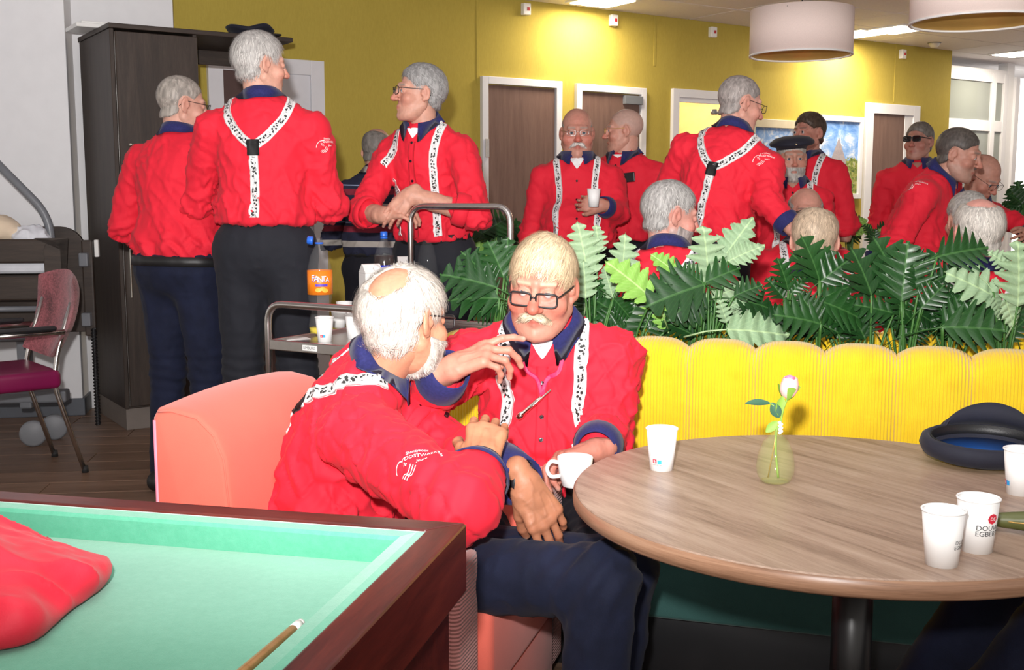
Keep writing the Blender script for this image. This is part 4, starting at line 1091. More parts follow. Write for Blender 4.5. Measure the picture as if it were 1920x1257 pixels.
    def core(p):
        d = torso(p, -.03); 
        for sd in (1, -1):
            a, b, c = arms[sd]; d = smin(d, smin(rc(p, a, b, .046*kk, .040*kk), rc(p, b, c, .041*kk, .027*kk), .015), .02)
        d = smin(d, rc(p, nb-s2*.07, neck_top, .060*bulk, .055*bulk), .03)
        return smax(d, -((p-(P+s1*.02))@s1.astype(f32)), .01)
    Vb, Qb = surfnet(core, lo, hi+np.array([0, 0, .05]), .012 if res < .008 else .016)
    geo = [(Vb, Qb, np.clip(np.tile(np.array(skin), (len(Vb), 1))*(1+.06*vnoise(Vb*60, seed)[:, None]), 0, 1))]
    hf = head_sdf(bulk, True, nose, mouth)
    Vh, Qh = surfnet(hf, (-.115, -.13, -.15), (.115, .15, .14), hres); chd = skin_cols(Vh, skin, rosy, seed)
    if hair and hair.get('stub'):
        m = np.clip(hair_region(Vh, hair['stub'])/.012+.3, 0, 1)*hair['stub'].get('amt', .6)*(np.abs(Vh[:, 0]) < .079); chd = chd*(1-m[:, None])+np.array(haircol)*m[:, None]
    if brow is not None:
        m = np.exp(-((Vh[:, 2]-.0285+.12*(np.abs(Vh[:, 0])-.03)**2)/.0045)**2)*(np.abs(Vh[:, 0]) > .012)*(np.abs(Vh[:, 0]) < .050)*(Vh[:, 1] > .05)*.8; chd = chd*(1-m[:, None])+np.array(brow)*m[:, None]
    if beard and beard.get('stubble'):
        m = np.clip((-.040-Vh[:, 2]+.25*(Vh[:, 1]-.02)*0)/.015, 0, 1)*(Vh[:, 1] > -.02)*beard['stubble']; lipm = np.exp(-((Vh[:, 2]+.069)/.008)**2)*(np.abs(Vh[:, 0]) < .022)*(Vh[:, 1] > .08); m = m*(1-lipm); chd = chd*(1-m[:, None])+np.array(beard['col'])*m[:, None]
    if hres < .005:
        nv = vnormals(Vh, Qh); x_, y_, z_ = np.abs(Vh[:, 0]), Vh[:, 1], Vh[:, 2]
        wk = .0007*np.sin(z_*2*math.pi/.0125+6*x_*x_*100)*np.exp(-((z_-.062)/.02)**2)*(y_ > .04)*np.exp(-(x_/.045)**4)
        wk += .0008*np.sin((z_+.4*x_)*2*math.pi/.010)*np.exp(-((x_-.058)/.012)**2-((z_-.002)/.018)**2)*(y_ > .03)
        wk -= .0016*np.exp(-((z_+.016-.25*(x_-.03)**2*40)/.0035)**2)*np.exp(-((x_-.031)/.014)**2)*(y_ > .05)
        wk += .0005*vnoise(Vh*140, seed+11); Vh = Vh+nv*wk[:, None]
    geo.append((hw_(Vh), Qh, chd))
    if eyes:
        for sd in (1, -1): V, F, c = eye_geo(sd, gaze); geo.append((hw_(V+np.array([0, .0035, 0])), F, c))
    for sd, hd in ((1, rhand), (-1, lhand)):
        a, b, c = arms[sd]; hd = hd or {}
        d_ = dirL(hd['d']) if 'd' in hd else unit(c-b); n_ = dirL(hd['n']) if 'n' in hd else unit(V3(-sd, .3, -.2))
        Pm, tips = hand_prims(c, d_, n_, sd, hd.get('curls', RELAX), hd.get('spread', .06), hd.get('thumb', (.5, .3, .3, .4)), hd.get('sc', 1.)*1.02)
        Pm = Pm+[(b*.35+c*.65, c, .033*kk, .0255*kk, .02)]
        if rolled: Pm = Pm+[(b, c, .045*kk, .027*kk, .02)]
        def hand_f(p, Pm=Pm):
            d = None
            for (x, y, ra, rb, ks) in Pm:
                q = rc(p, x, y, ra, rb); d = q if d is None else smin(d, q, ks)
            return d
        pp = np.array([q for x, y, *_ in Pm for q in (x, y)]); hr = hd.get('res', .0058 if res > .007 else .003)
        Vd, Qd = surfnet(hand_f, pp.min(0)-.06, pp.max(0)+.06, hr); hcol = np.array(skin)*np.array(hd.get('tint', (1., .95, .93)))
        cc = np.tile(hcol, (len(Vd), 1)); kn = np.zeros(len(Vd))
        if res < .008 or 'res' in hd:
            nv = vnormals(Vd, Qd); dn = unit(d_); nn = unit(n_-dn*(n_@dn)); s_ = np.cross(dn, nn)
            q = Vd-c; vein = (1-np.abs(vnoise(np.c_[q@s_*60, q@dn*18, q@nn*10], seed)))**6*((q@nn) < 0.0)*((q@dn) > -.01)*((q@dn) < .085)
            crease = vnoise(np.c_[q@s_*40, q@dn*190, q@nn*40], seed+4)*.0004; Vd = Vd+nv*(vein*.0016+crease)[:, None]; cc = cc*(1-.16*vein[:, None])
            for tp, td_, tn_, tr_ in tips:
                e = Vd-(tp+tn_*tr_*.75); m = np.exp(-((e**2).sum(1))/(2*.0048**2)); cc = cc*(1-m[:, None]*.55)+np.array([.72, .47, .40])*m[:, None]*.55
            for (x, y, ra, rb, ks) in Pm: kn = np.maximum(kn, np.exp(-((Vd-x)**2).sum(1)/(2*.010**2)))
            cc = cc*(1-kn[:, None]*np.array([.0, .10, .10]))
        cc = np.clip(cc*(1+.10*vnoise(Vd*70, seed+5)[:, None]), 0, 1); geo.append((Vd, Qd, cc))
    VV, FF, CC = [], [], []; o_ = 0
    for v, q, c in geo:
        VV.append(np.asarray(v)); FF += [tuple(int(i)+o_ for i in f) for f in (q.tolist() if isinstance(q, np.ndarray) else q)]; CC.append(c); o_ += len(v)
    root = mk('person', np.vstack(VV), FF, 'skin', None, True, cols=np.vstack(CC)); root.location = loc; root.rotation_euler = (0, 0, yaw-math.pi/2)
    tag(root, label, 'person', group)
    sho = mk('shirt', Vs, Qs, shirt, root, True)
    def conform(name, C, mat, w_=.035, n=44, par=None, d0=.004, f=shirt_f):
        C = spline(C, n); Pp, N_ = project(f, C, d0); Pp = np.array(Pp); T = np.gradient(Pp, axis=0); T /= np.linalg.norm(T, axis=1)[:, None]+1e-9
        S_ = np.cross(N_, T); S_ /= np.linalg.norm(S_, axis=1)[:, None]+1e-9; rows = []; cols_ = 5
        for j in range(cols_):
            q, qn = project(f, Pp+S_*(j/(cols_-1)-.5)*w_, 0., 6); rows.append(q+qn*(wrinkle(q)+d0*.6)[:, None])
        V = np.stack(rows, 1); L = np.r_[0, np.cumsum(np.linalg.norm(np.diff(Pp, axis=0), axis=1))]
        uv = np.stack([np.tile(np.linspace(0, 1, cols_), (n, 1)), np.tile(L[:, None], (1, cols_))], -1).reshape(-1, 2); V = V.reshape(-1, 3)
        Nn = np.repeat(N_, cols_, 0); m = len(V); V2 = np.vstack([V+Nn*.0012, V-Nn*.003]); uv = np.vstack([uv, uv]); F = []
        for i in range(n-1):
            for j in range(cols_-1):
                a = i*cols_+j; F.append((a, a+1, a+cols_+1, a+cols_)); F.append((m+a, m+a+cols_, m+a+cols_+1, m+a+1))
            for j in (0, cols_-1): a = i*cols_+j; F.append((a, a+cols_, m+a+cols_, m+a))
        return mk(name, V2, F, mat, par or root, True, uv=uv)
    bp = P+s1*(bz+.005)*kk
    if straps:
        top = {sd: nb+X2*sd*.105*kk-s2*.02*kk+s2*.03 for sd in (1, -1)}
        for sd in (1, -1):
            if 'f' in straps: conform('suspender', [top[sd], chs+s2*.10*kk+X2*sd*.112*kk+F2*.14*kk, chs-s2*.06*kk+X2*sd*.112*kk+F2*(.15*kk+belly*.5), bp+s1*.10+X1*sd*.105*kk+F1*(.14*kk+belly), bp+X1*sd*.10*kk+F1*(.13*kk+belly)], 'music_strap', f=strap_f)
            if 'y' in straps:
                yj = chs+s2*.02*kk-F2*.14*kk
                conform('suspender', [top[sd]+F2*.03, nb+X2*sd*.10*kk-s2*.07*kk-F2*.07*kk, chs+s2*.06*kk+X2*sd*.055*kk-F2*.13*kk, yj+X2*sd*.008], 'music_strap')
        if 'y' in straps:
            conform('suspender', [yj, wa+s1*.08*kk-F1*.14*kk, bp+s1*.05-F1*.13*kk, bp-F1*.125*kk], 'music_strap')
            conform('leather_patch', [yj+s2*.022*kk, yj, yj-s2*.034*kk], 'black_leather', .048, 12, d0=.009)
            bc, bn_ = project(shirt_f, [bp-F1*.13*kk+s1*.01], .008); 
    # collar ---------------------------------------------------------------
    rn = .060*bulk+.003
    if collar:
        A = unit(neck_top-(nb-s2*.07)); Fw = unit(F2-A*(F2@A)); Xc = np.cross(Fw, A); c0 = nb-s2*.004-A*.006
        n = 44; gap = .30 if vneck else .14; V = []; F = []
        for i in range(n+1):
            ph = gap+(2*math.pi-2*gap)*i/n; fr = (1+math.cos(ph))/2; dr_ = Fw*math.cos(ph)+Xc*math.sin(ph)
            ht = .052-.036*fr**.8; pt = .034*np.exp(-((min(ph, 2*math.pi-ph)-gap)/.35)**2); op = .010*(fr**2 if vneck else 0)
            t_ = c0+A*ht+dr_*(rn+.003+op); i_ = c0+A*(ht-.03)+dr_*(rn+.001+op); b_ = c0+A*(ht-.044)+dr_*(rn+.021+op)-A*pt*.9+dr_*pt*.5
            V += [i_, t_-dr_*.001, t_+dr_*.003+A*.001, b_+dr_*.002, b_-dr_*.003]
        V = np.array(V); d = shirt_f(V.astype(f32)); bad = (d < .006) & (np.arange(len(V)) % 5 >= 2)
        if bad.any(): V[bad] = project(shirt_f, V[bad], .006)[0]
        for i in range(n):
            for j in range(4): F.append((i*5+j, (i+1)*5+j, (i+1)*5+j+1, i*5+j+1))
        mk('collar', V, F, 'navy' if shirt == 'red_shirt' else shirt, sho, True)
    if vneck:
        dep = vneck[1]; V = []; F = []; nn = 9
        for j in range(nn):
            t_ = j/(nn-1)
            for i in range(nn):
                u = i/(nn-1)*2-1; V.append(nb+s2*(.012-dep*t_)+F2*.11*kk+X2*u*(.002+.046*(1-t_)**.9))
        V, qn = project(shirt_f, np.array(V), 0.); V = V+qn*(wrinkle(V)+.003)[:, None]
        F = [(j*nn+i, j*nn+i+1, (j+1)*nn+i+1, (j+1)*nn+i) for j in range(nn-1) for i in range(nn-1)]
        if vneck[0] == 'skin': mk('neck_opening', V, F, 'skin', sho, True, cols=np.tile(np.array(skin)*.95, (len(V), 1)))
        else: mk('undershirt', V, F, vneck[0], sho, True)
    if buttons:
        z0 = .02 if not vneck else vneck[1]+.0; bts = [nb-s2*(z0-.004+i*.083*kk) for i in range(buttons)]
        Pp, Nn_ = project(shirt_f, np.array(bts)+F2*(.15*kk+belly), .0055)
        if res < .011: conform('placket', [nb-s2*(z0+.0)+F2*.13, chs+F2*(.15+belly*.4), wa+s1*.05+F1*(.15+belly), bp+F1*(.13+belly)], shirt, .032, 30, sho, .0025)
        Pp, Nn_ = project(shirt_f, np.array(Pp), 0.); Pp = Pp+Nn_*(wrinkle(Pp)+.005)[:, None]
        for p_, n_ in zip(Pp, Nn_):
            V, F = lathe_geo([(0, -.003), (.0055, -.003), (.0058, .0015), (.004, .001), (0, .0008)], 12); M = Vector(n_).to_track_quat('Z', 'Y').to_matrix(); mk('button', [tuple(M@Vector(v)+Vector(p_)) for v in V], F, 'button', sho, True)
    if logo:
        lx, ly, up = logo; ro_ = toL((0, 0, CAMH)); rd_ = unit(R.T@ray(lx, ly)); tt = .8*np.linalg.norm(nb-ro_)
        for _ in range(60): tt += float(shirt_f((ro_+rd_*tt)[None].astype(f32))[0])*.9
        cen = ro_+rd_*tt; ou = grad(shirt_f, cen[None])[0].astype(float); ou = unit(ou-rd_*.6); upv = unit(dirL(up)); upv = unit(upv-ou*(upv@ou)); ux = np.cross(upv, ou)
        V = np.array([cen+ux*x+upv*y for x, y, _ in LOGO[0]]); V, nn_ = project(shirt_f, V, 0., 6); V = V+nn_*(wrinkle(V)+.0022)[:, None]; mk('sleeve_logo', V, LOGO[1], 'white_print', sho)
    for sd in (1, -1):
        a, b, c = arms[sd]; ax_ = unit(c-b); Lf = np.linalg.norm(c-b)
        if cuffs and not rolled:
            e0, e1 = b+ax_*(Lf*.70), b+ax_*(Lf*.985); r0 = .0495*kk+slv; pr = [(e0, r0), (e0+ax_*.004, r0+.002), (e1, r0-.006-slv*.5), (e1+ax_*.001, r0-.009-slv*.5), (e1-ax_*.02, r0-.011-slv*.5)]
            V, F = [], []; u_ = unit(np.cross(ax_, V3(.3, .2, .9))); v_ = np.cross(ax_, u_); m = 24
            for c_, r_ in pr: V += [c_+(u_*math.cos(q)+v_*math.sin(q))*r_ for q in np.linspace(0, 2*math.pi, m, endpoint=False)]
            F = [(i*m+j, i*m+(j+1) % m, (i+1)*m+(j+1) % m, (i+1)*m+j) for i in range(len(pr)-1) for j in range(m)]; mk('cuff', np.array(V), F, 'navy', sho, True)
        if rolled:
            e0, e1 = b+ax_*(Lf*.14), b+ax_*(Lf*.34); r0 = .060*kk+slv; V = []; u_ = unit(np.cross(ax_, V3(.3, .2, .9))); v_ = np.cross(ax_, u_); m = 28
            pr = [(e0, r0-.004), (e0+ax_*.006, r0+.004), (e0*.5+e1*.5, r0+.005), (e1, r0+.002), (e1+ax_*.003, r0-.006), (e1-ax_*.02, r0-.012)]
            for c_, r_ in pr: V += [c_+(u_*math.cos(q)+v_*math.sin(q))*(r_+.003*math.sin(q*3+1)) for q in np.linspace(0, 2*math.pi, m, endpoint=False)]
            F = [(i*m+j, i*m+(j+1) % m, (i+1)*m+(j+1) % m, (i+1)*m+j) for i in range(len(pr)-1) for j in range(m)]; mk('rolled_sleeve', np.array(V), F, shirt, sho, True)
    # trousers, belt, shoes -------------------------------------------------
    hip = {sd: P+V3(sd*.088*kk, 0, -.02) for sd in (1, -1)}; LG = {}
    for sd in (1, -1):
        if legs and sd in legs: kn_, an_ = [toL(q) for q in legs[sd]]
        elif sit: kn_ = hip[sd]+V3(sd*.07, .42, -.02)*kk; an_ = V3(kn_[0], kn_[1]-.02, .09)
        else: kn_ = V3(sd*.10*kk, .02, .50*kk); an_ = V3(sd*.11*kk, -.02, .09*kk)
        LG[sd] = (hip[sd], kn_, an_)
    def tr_f(p):
        d = ell(p, P+s1*.0+F1*belly*.2, np.array([.162*fx, .122*fx+belly*.4, .15])*kk, M1)
        d = smax(d, (p-(P+s1*(bz+.015)*kk))@s1.astype(f32), .006)
        for sd in (1, -1):
            a, b, c = LG[sd]; d = smin(d, rc(p, a, b, .094*kk*(.5+.5*fx), .070*kk), .05); d = smin(d, rc(p, b, c, .070*kk, .058*kk), .025)
        return d
    tp = np.array([P]+[q for sd in (1, -1) for q in LG[sd]]); Vt, Qt = surfnet(tr_f, tp.min(0)-.22*max(fx, 1)-belly*.5, tp.max(0)+.24*max(fx, 1)+belly*.5, res*1.15)
    Nt = vnormals(Vt, Qt); dsp = .004*((1-np.abs(vnoise(Vt*np.array([14, 14, 9]), seed+9)))**2-.4)+.003*((1-np.abs(vnoise(Vt*np.array([30, 30, 24]), seed+8)))**3-.3)
    for sd in (1, -1):
        a, b, c = LG[sd]; w_ = np.exp(-((Vt-b)**2).sum(1)/(2*.08**2)); dsp += .005*w_*np.sin(((Vt-b)@unit(c-a))*2*math.pi/.045+2*vnoise(Vt*12, seed+3))
    tro = mk('trousers', Vt+Nt*dsp[:, None], Qt, trousers, root, True)
    n = 48; V = []; m = 4
    for i in range(n):
        a_ = 2*math.pi*i/n; dr_ = X1*math.cos(a_)+F1*math.sin(a_); q = np.array([P+s1*(bz-.012)*kk+dr_*t for t in np.linspace(.05, .38, 67)], dtype=f32); dd = tr_f(q); r_ = .05+.005*np.argmax(dd > 0)
        for h_, e_ in ((-.020, .001), (-.019, .006), (.019, .006), (.020, .001)): V.append(P+s1*((bz-.012)*kk+h_)+dr_*(r_+e_))
    F = [(i*m+j, ((i+1) % n)*m+j, ((i+1) % n)*m+j+1, i*m+j+1) for i in range(n) for j in range(m-1)]; mk('belt', np.array(V), F, 'black_leather', root, True)
    for sd in (1, -1):
        a, b, c = LG[sd]; fw = V3(sd*.12, 1, 0); fw = unit(fw); z0 = max(c[2]-.09, 0)
        if c[2] > .35: continue
        g_ = V3(c[0], c[1], z0)
        sf = lambda p: smax(smin(rc(p, g_+fw*-.05+V3(0, 0, .045), g_+fw*.15+V3(0, 0, .035), .045, .042), rc(p, g_+V3(0, 0, .05), g_+V3(0, 0, .11), .045, .042), .03), -(p[:, 2]-z0-.004), .004)
        Vf, Qf = surfnet(sf, g_-V3(.2, .2, .02), g_+V3(.25, .3, .2), .011); mk('shoe', Vf, Qf, 'black_leather', root, True)
    # hair, beard, glasses ---------------------------------------------------
    def hairpiece(name, f, lo_, hi_, h_, fl, st_, col, curl=.002, var=.24, wrap=True):
        V, Q = surfnet(f, lo_, hi_, h_); N = vnormals(V, Q); cs = np.clip(np.array(col)[None]*(.72+.34*vnoise(V*np.array([170, 170, 40]), seed+2)[:, None]), 0, 1)
        ns, ln, lf, wd_ = st_; A_, B_, C_ = strands(V, N, fl, ns, ln, lf, wd_, col, var, seed, 4, curl, wrap)
        mk(name, hw_(np.vstack([V, A_])), Q.tolist()+(B_+len(V)).tolist(), 'hair', root, True, cols=np.vstack([cs, C_]))
    if hair and not hair.get('none'):
        hairpiece('hair', hair_sdf(hair, seed), (-.14, -.16, -.14), (.14, .14, .18), hres*1.05, flow or flow_down(), strand, haircol, hair.get('curl', .002))
    if beard and 'len' in beard:
        bl_ = beard['len']
        def bf(p):
            d = hf(p); th = bl_*np.clip((-.030-p[:, 2])/.035, 0, 1)*np.clip((p[:, 1]+.03)/.05, 0, 1)*(1+.4*vnoise(p*60, seed))
            d = d-th; mx = .062; d = smax(d, p[:, 2]+.036-.35*np.clip(.03-p[:, 1], -.02, .05), .006); d = smax(d, -(p[:, 1]-beard.get('y0', .008)), .008)
            lip = ell(p, (0, .105, -.071), (.020, .03, .0075)); return smax(smax(d, -lip, .003), -(hf(p)+.008), .001)
        def fl(p): v = np.zeros_like(p); v[:, 2] = -1; v[:, 1] = .25+.2*np.sign(p[:, 1]); return v
        hairpiece('beard', bf, (-.12, -.06, -.20), (.12, .17, -.015), hres*1.05, fl, beard.get('st', (700, .02, .004, .0014)), beard['col'], .002, wrap=False)
    if must:
        def mf(p):
            q = p.copy(); q[:, 0] = np.abs(q[:, 0]); return smin(rc(q, (.0, .108, -.051), (.018, .103, -.054), .0075, .0085), rc(q, (.018, .103, -.054), (.036, .087, -.066), .0085, .004), .006)+.0012*vnoise(p*200, seed)
        def fl(p): v = np.zeros_like(p); v[:, 0] = np.sign(p[:, 0]); v[:, 2] = -.8; v[:, 1] = .1; return v
        hairpiece('moustache', mf, (-.06, .06, -.09), (.06, .14, -.03), min(hres, .004), fl, must.get('st', (420, .016, .003, .0012)), must['col'], .001, wrap=False)
    if glasses:
        gm = glasses.get('mat', 'black_plastic'); r_ = glasses.get('r', .0018); gx, gy, gz = glasses.get('pos', (0, .112, .003)); lw, lh = glasses.get('size', (.0245, .0165)); tl = glasses.get('tilt', .0)
        parts = []; lens = []
        for sd in (1, -1):
            cx = sd*.0325; e = glasses.get('sq', 4.); P_ = []
            for a_ in np.linspace(0, 2*math.pi, 33):
                c_, s_ = math.cos(a_), math.sin(a_); P_.append((gx+cx+lw*np.sign(c_)*abs(c_)**(2/e), gy-.10*max(0, abs(c_)*(sd*c_ > 0))*.06-(lh*np.sign(s_)*abs(s_)**(2/e))*math.sin(-tl), gz+lh*np.sign(s_)*abs(s_)**(2/e)))
            parts.append(tube_geo(P_, r_, 8, False)); lens.append(P_[:-1])
            hx = gx+cx+sd*lw; parts.append(tube_geo(arc_path([(hx, gy-.004, gz+lh*.55), (hx+sd*.006, gy-.012, gz+lh*.6), (sd*.081, .02, gz*.4+.012), (sd*.082, -.012, gz*.4+.012), (sd*.080, -.035, -.012)], .006), r_*.95, 8))
        parts.append(tube_geo([(gx-.0325+lw-.001, gy, gz+.004), (gx, gy+.003, gz+.007), (gx+.0325-lw+.001, gy, gz+.004)], r_, 8))
        V, F = geo_join(parts); go = mk('glasses', hw_(np.array(V)), F, gm, root, True)
        for L in lens: mk('lens', hw_(np.array(L)), [tuple(range(len(L)))], glasses.get('lens', 'lens'), go)
    ctx = dict(root=root, shirt=sho, f=shirt_f, hw=hw_, toL=toL, dirL=dirL, nb=nb, chs=chs, wa=wa, P=P, F2=F2, X2=X2, s2=s2, s1=s1, F1=F1, X1=X1, arms=arms, conform=conform, loc=loc, R=R, kk=kk, belly=belly, project=project, hs=hs)
    if extra: extra(ctx)
    tp_ = lambda q: (lambda w_: (round(float(960+FPX*w_[0]/(w_[1]*math.cos(PITCH)-(w_[2]-CAMH)*math.sin(PITCH)))), round(float(628.5-FPX*((w_[2]-CAMH)*math.cos(PITCH)+w_[1]*math.sin(PITCH))/(w_[1]*math.cos(PITCH)-(w_[2]-CAMH)*math.sin(PITCH)))), round(float(w_[1]), 2)))(R@q+loc)
    print('   R', [tp_(q) for q in arms[1]], 'L', [tp_(q) for q in arms[-1]], 'P', tp_(P), 'knees', tp_(LG[1][1]), tp_(LG[-1][1]))
    print('person', label[:40], 'k=%.3f pz=%.3f loc=%s verts=%d' % (kk, pz, np.round(loc, 2), len(Vs)+len(Vb)+len(Vh)))
    return ctx
# ------------------------------------------------------------------ the choir
WHITE = (.74, .70, .64); GREY = (.42, .41, .40); DGREY = (.16, .14, .125); BROWN = (.055, .035, .025)
FULL = dict(t=.011); SHORT = dict(t=.0035, front=.080)
def fringe(r=.085, y=.035): return dict(t=.007, bald=(0, y, .125, r))
RING = dict(d=(0, 0, -1))
# --- seated in front
def near_extra(c):
    # lanyard with bosun's whistle
    nb, F2, X2, s2, chs = c['nb'], c['F2'], c['X2'], c['s2'], c['chs']; k = c['kk']
    low = chs+s2*.045*k+F2*.15+X2*.0
    for sd in (1, -1): c['conform']('lanyard', [nb+X2*sd*.056-s2*.058+F2*.12, nb+X2*sd*.042-s2*.09+F2*.13, low+X2*sd*.012+s2*.04, low], 'lanyard', .010, 26, d0=.008)
    lp, ln = project(c['f'], [low], .012); lp = lp[0]; d = unit(-s2*1.0+X2*.45); e_, _n = project(c['f'], [lp+d*.09], .020); lp = project(c['f'], [low], .020)[0][0]; d = unit(e_[0]-lp)
    t = mk('whistle', *lathe_geo([(0, 0), (.0055, .002), (.0065, .015), (.006, .06), (.0085, .066), (.0095, .074), (.007, .082), (0, .084)], 14), 'silver', c['root'], True)
    t.location = lp-s2*.004; t.rotation_euler = Vector(d).to_track_quat('Z', 'Y').to_euler()
    mk('whistle_pipe', *tube_geo([(.010, 0, -.03), (.009, 0, .03), (.008, 0, .07)], .0026, 10), 'silver', t, True)
    mk('chain', *geo_join([tube_geo([(-.012+.002*math.sin(i*1.7), .002*math.cos(i*1.7), i*.005), (-.012+.002*math.sin(i*1.7+.8), .002*math.cos(i*1.7+.8), i*.005+.005)], .0014, 6) for i in range(12)]), 'steel', t, True)
Fp = person('white haired man with moustache and black glasses, gesturing on the yellow bench', (1017, 538, 2.80), -95, sit=True, lean=4, lean2=22, neck=46, nl=.80, hyaw=-8, hpitch=9, hroll=-4, girth=1.20, belly=.075, hs=.99, bulk=1.12, nose=1.18,
    skin=(.49, .235, .17), rosy=1.05, hair=dict(t=.009, front=.062, top=.004, sides=.003), haircol=(.62, .48, .31), strand=(6000, .050, .005, .0013), flow=flow_down((-.02, -.05, .13), .22), must=dict(col=(.62, .50, .36), st=(900, .017, .003, .0009)), brow=(.62, .48, .34),
    rarm=('w', at(846, 692, 2.50), (-.7, .1, -.7)), larm=('w', at(1116, 846, 2.60), (.35, .5, -.6), at(1136, 812, 2.84)), k=.97,
    rhand=dict(d=(.93, -.15, .40), n=(.12, .45, -.85), curls=[(.10, .35, .3), (.55, .75, .4), (.75, .85, .5), (.85, .8, .5)], thumb=(.55, .7, .3, .3), res=.0028, spread=.12, tint=(1.05, .92, .90), sc=1.06),
    lhand=dict(d=(-.92, -.30, -.12), n=(-.05, -.25, -.95), curls=GRIP, thumb=(.5, .5, .3, .4), res=.003, tint=(1.05, .85, .85)),
    trousers='black_trousers', vneck=('undershirt', .075), straps='f', buttons=6, glasses=dict(pos=(0, .114, -.006), size=(.0262, .0168), r=.0024, sq=5.), res=.0060, hres=.0030, gaze=(0, .5), extra=near_extra, shw=1.05, slv=.014, fold=1.35)
E_leg = {1: (at(1128, 1088, 2.02), V3(.145, 2.0, .09)), -1: (at(1172, 1068, 2.34), V3(.22, 2.36, .09))}
def e_extra(c):
    a, b, w_ = c['arms'][-1]; ax_ = unit(w_-b); u_ = unit(np.cross(ax_, V3(.3, .2, .9))); v_ = np.cross(ax_, u_); ce = w_-ax_*.004
    V = []; m = 24; pr = [(-.008, .033), (-.008, .036), (.012, .035), (.012, .031)]
    for o, r in pr: V += [ce+ax_*o+(u_*math.cos(q)+v_*math.sin(q))*r for q in np.linspace(0, 6.283, m, endpoint=False)]
    mk('wristwatch', np.array(V), [(i*m+j, i*m+(j+1) % m, (i+1)*m+(j+1) % m, (i+1)*m+j) for i in range(3) for j in range(m)], 'black_plastic', c['root'], True)
Ep = person('white bearded man seen from behind, sitting hunched in the coral armchair', (762, 602, 2.50), -17, sit=True, lean=6, lean2=30, twist=24, neck=26, hyaw=66, hpitch=8, hroll=-4, girth=1.06, belly=.05, hs=.95,
    skin=(.52, .245, .15), rosy=.35, hair=dict(t=.011, front=.075, back=.010, sides=.004, drop=.0, bald=(.012, -.076, .088, .050, (1.1, .9, .85))), haircol=(.58, .53, .475), strand=(7000, .048, .013, .0013), flow=flow_down((0, -.045, .13), -.05, 1.0), beard=dict(len=.008, y0=.014, col=(.55, .51, .46), st=(2600, .014, .004, .0009)), brow=(.7, .66, .6),
    rarm=('w', at(903, 876, 2.21), (.25, -.55, -.8), at(864, 950, 2.07)), larm=('w', at(984, 905, 2.30), (-.5, .6, -.5), at(842, 850, 2.54)), k=.96,
    rhand=dict(d=(.10, .62, .62), n=(.05, .65, -.70), curls=[(.6, .8, .4), (.65, .85, .4), (.65, .85, .4), (.6, .8, .4)], thumb=(.7, .4, .3, .4), res=.0028, tint=(.88, .80, .70), sc=1.06),
    lhand=dict(d=(.48, -.06, -.88), n=(-.30, .90, -.2), curls=[(.25, .45, .3), (.3, .5, .3), (.35, .5, .3), (.4, .5, .3)], thumb=(.35, .5, .3, .3), res=.0028, tint=(.86, .76, .68), sc=1.10),
    trousers='jeans', straps='y', logo=(776, 868, (-.26, .1, 1)), legs=E_leg, glasses=dict(r=.0022), res=.0060, hres=.0032, extra=e_extra, buttons=3, shw=1.06, slv=.020, fold=1.25)
# --- standing at the left
person('grey cropped man in red shirt and jeans, back turned, beside the wardrobe', (342, 198, 4.68), 66, lean=3, neck=10, hyaw=-34, hpitch=8, slv=.012, shw=1.08, girth=1.2, belly=.03, bulk=1.05, skin=(.55, .30, .23), hair=SHORT, haircol=(.40, .36, .32), strand=(1500, .012, .003, .0014),
    rarm=('front',), larm=('w', at(335, 436, 4.92), (-1, 0, 0), at(232, 424, 4.78)), trousers='jeans', glasses=dict(r=.0014), res=.009, belt=.02)
person('tall silver haired man with music-note suspenders crossing in a Y, seen from behind', (489, 122, 4.40), 87, hyaw=-52, hpitch=4, girth=1.04, skin=(.58, .32, .24), hair=dict(t=.011, sides=.007, top=.005, back=.006), haircol=(.46, .44, .42), strand=(3800, .042, .006, .0016), flow=flow_down((-.005, -.045, .13), .0, .9),
    rarm=('w', at(560, 372, 4.68), (1, 0, 0), at(614, 388, 4.46)), larm=('front',), straps='y', logo=(612, 270, (0, 0, 1)), trousers='dark_trousers', res=.009, hres=.0045, belt=.10)
person('grey wavy haired man with glasses leaning his forearms on the trolley handle', (786, 176, 4.78), -118, lean=8, lean2=10, neck=10, hyaw=-44, hpitch=-4, girth=1.0, skin=(.54, .29, .215), rosy=.5, nose=1.1, hair=dict(t=.010, front=.078, back=.010, sides=.005, top=.006, curl=.004, drop=.004), haircol=(.34, .335, .33), strand=(3200, .030, .004, .0016), flow=flow_down((0, .02, .13), -.35, .8), brow=(.25, .23, .2),
    rarm=('w', at(722, 404, 4.58), (-.75, .1, -.55), at(680, 398, 4.72)), shw=.92, slv=.0, larm=('w', at(770, 366, 4.57), (.95, .15, -.15)), rolled=True, cuffs=False,
    lhand=dict(d=(-.62, -.25, -.70), n=(-.25, .75, -.55), curls=[(.3, .4, .3), (.35, .45, .3), (.4, .45, .3), (.45, .5, .3)], thumb=(.4, .4, .3, .3), res=.0036), rhand=dict(d=(.93, -.25, .12), n=(-.1, .5, -.85), curls=[(.6, .8, .5)]*4, thumb=(.4, .5, .3, .4), res=.0036),
    vneck=('undershirt', .06), straps='f', buttons=5, glasses=dict(r=.0016, size=(.024, .018)), trousers='dark_trousers', res=.009, hres=.0040, eyes=True)
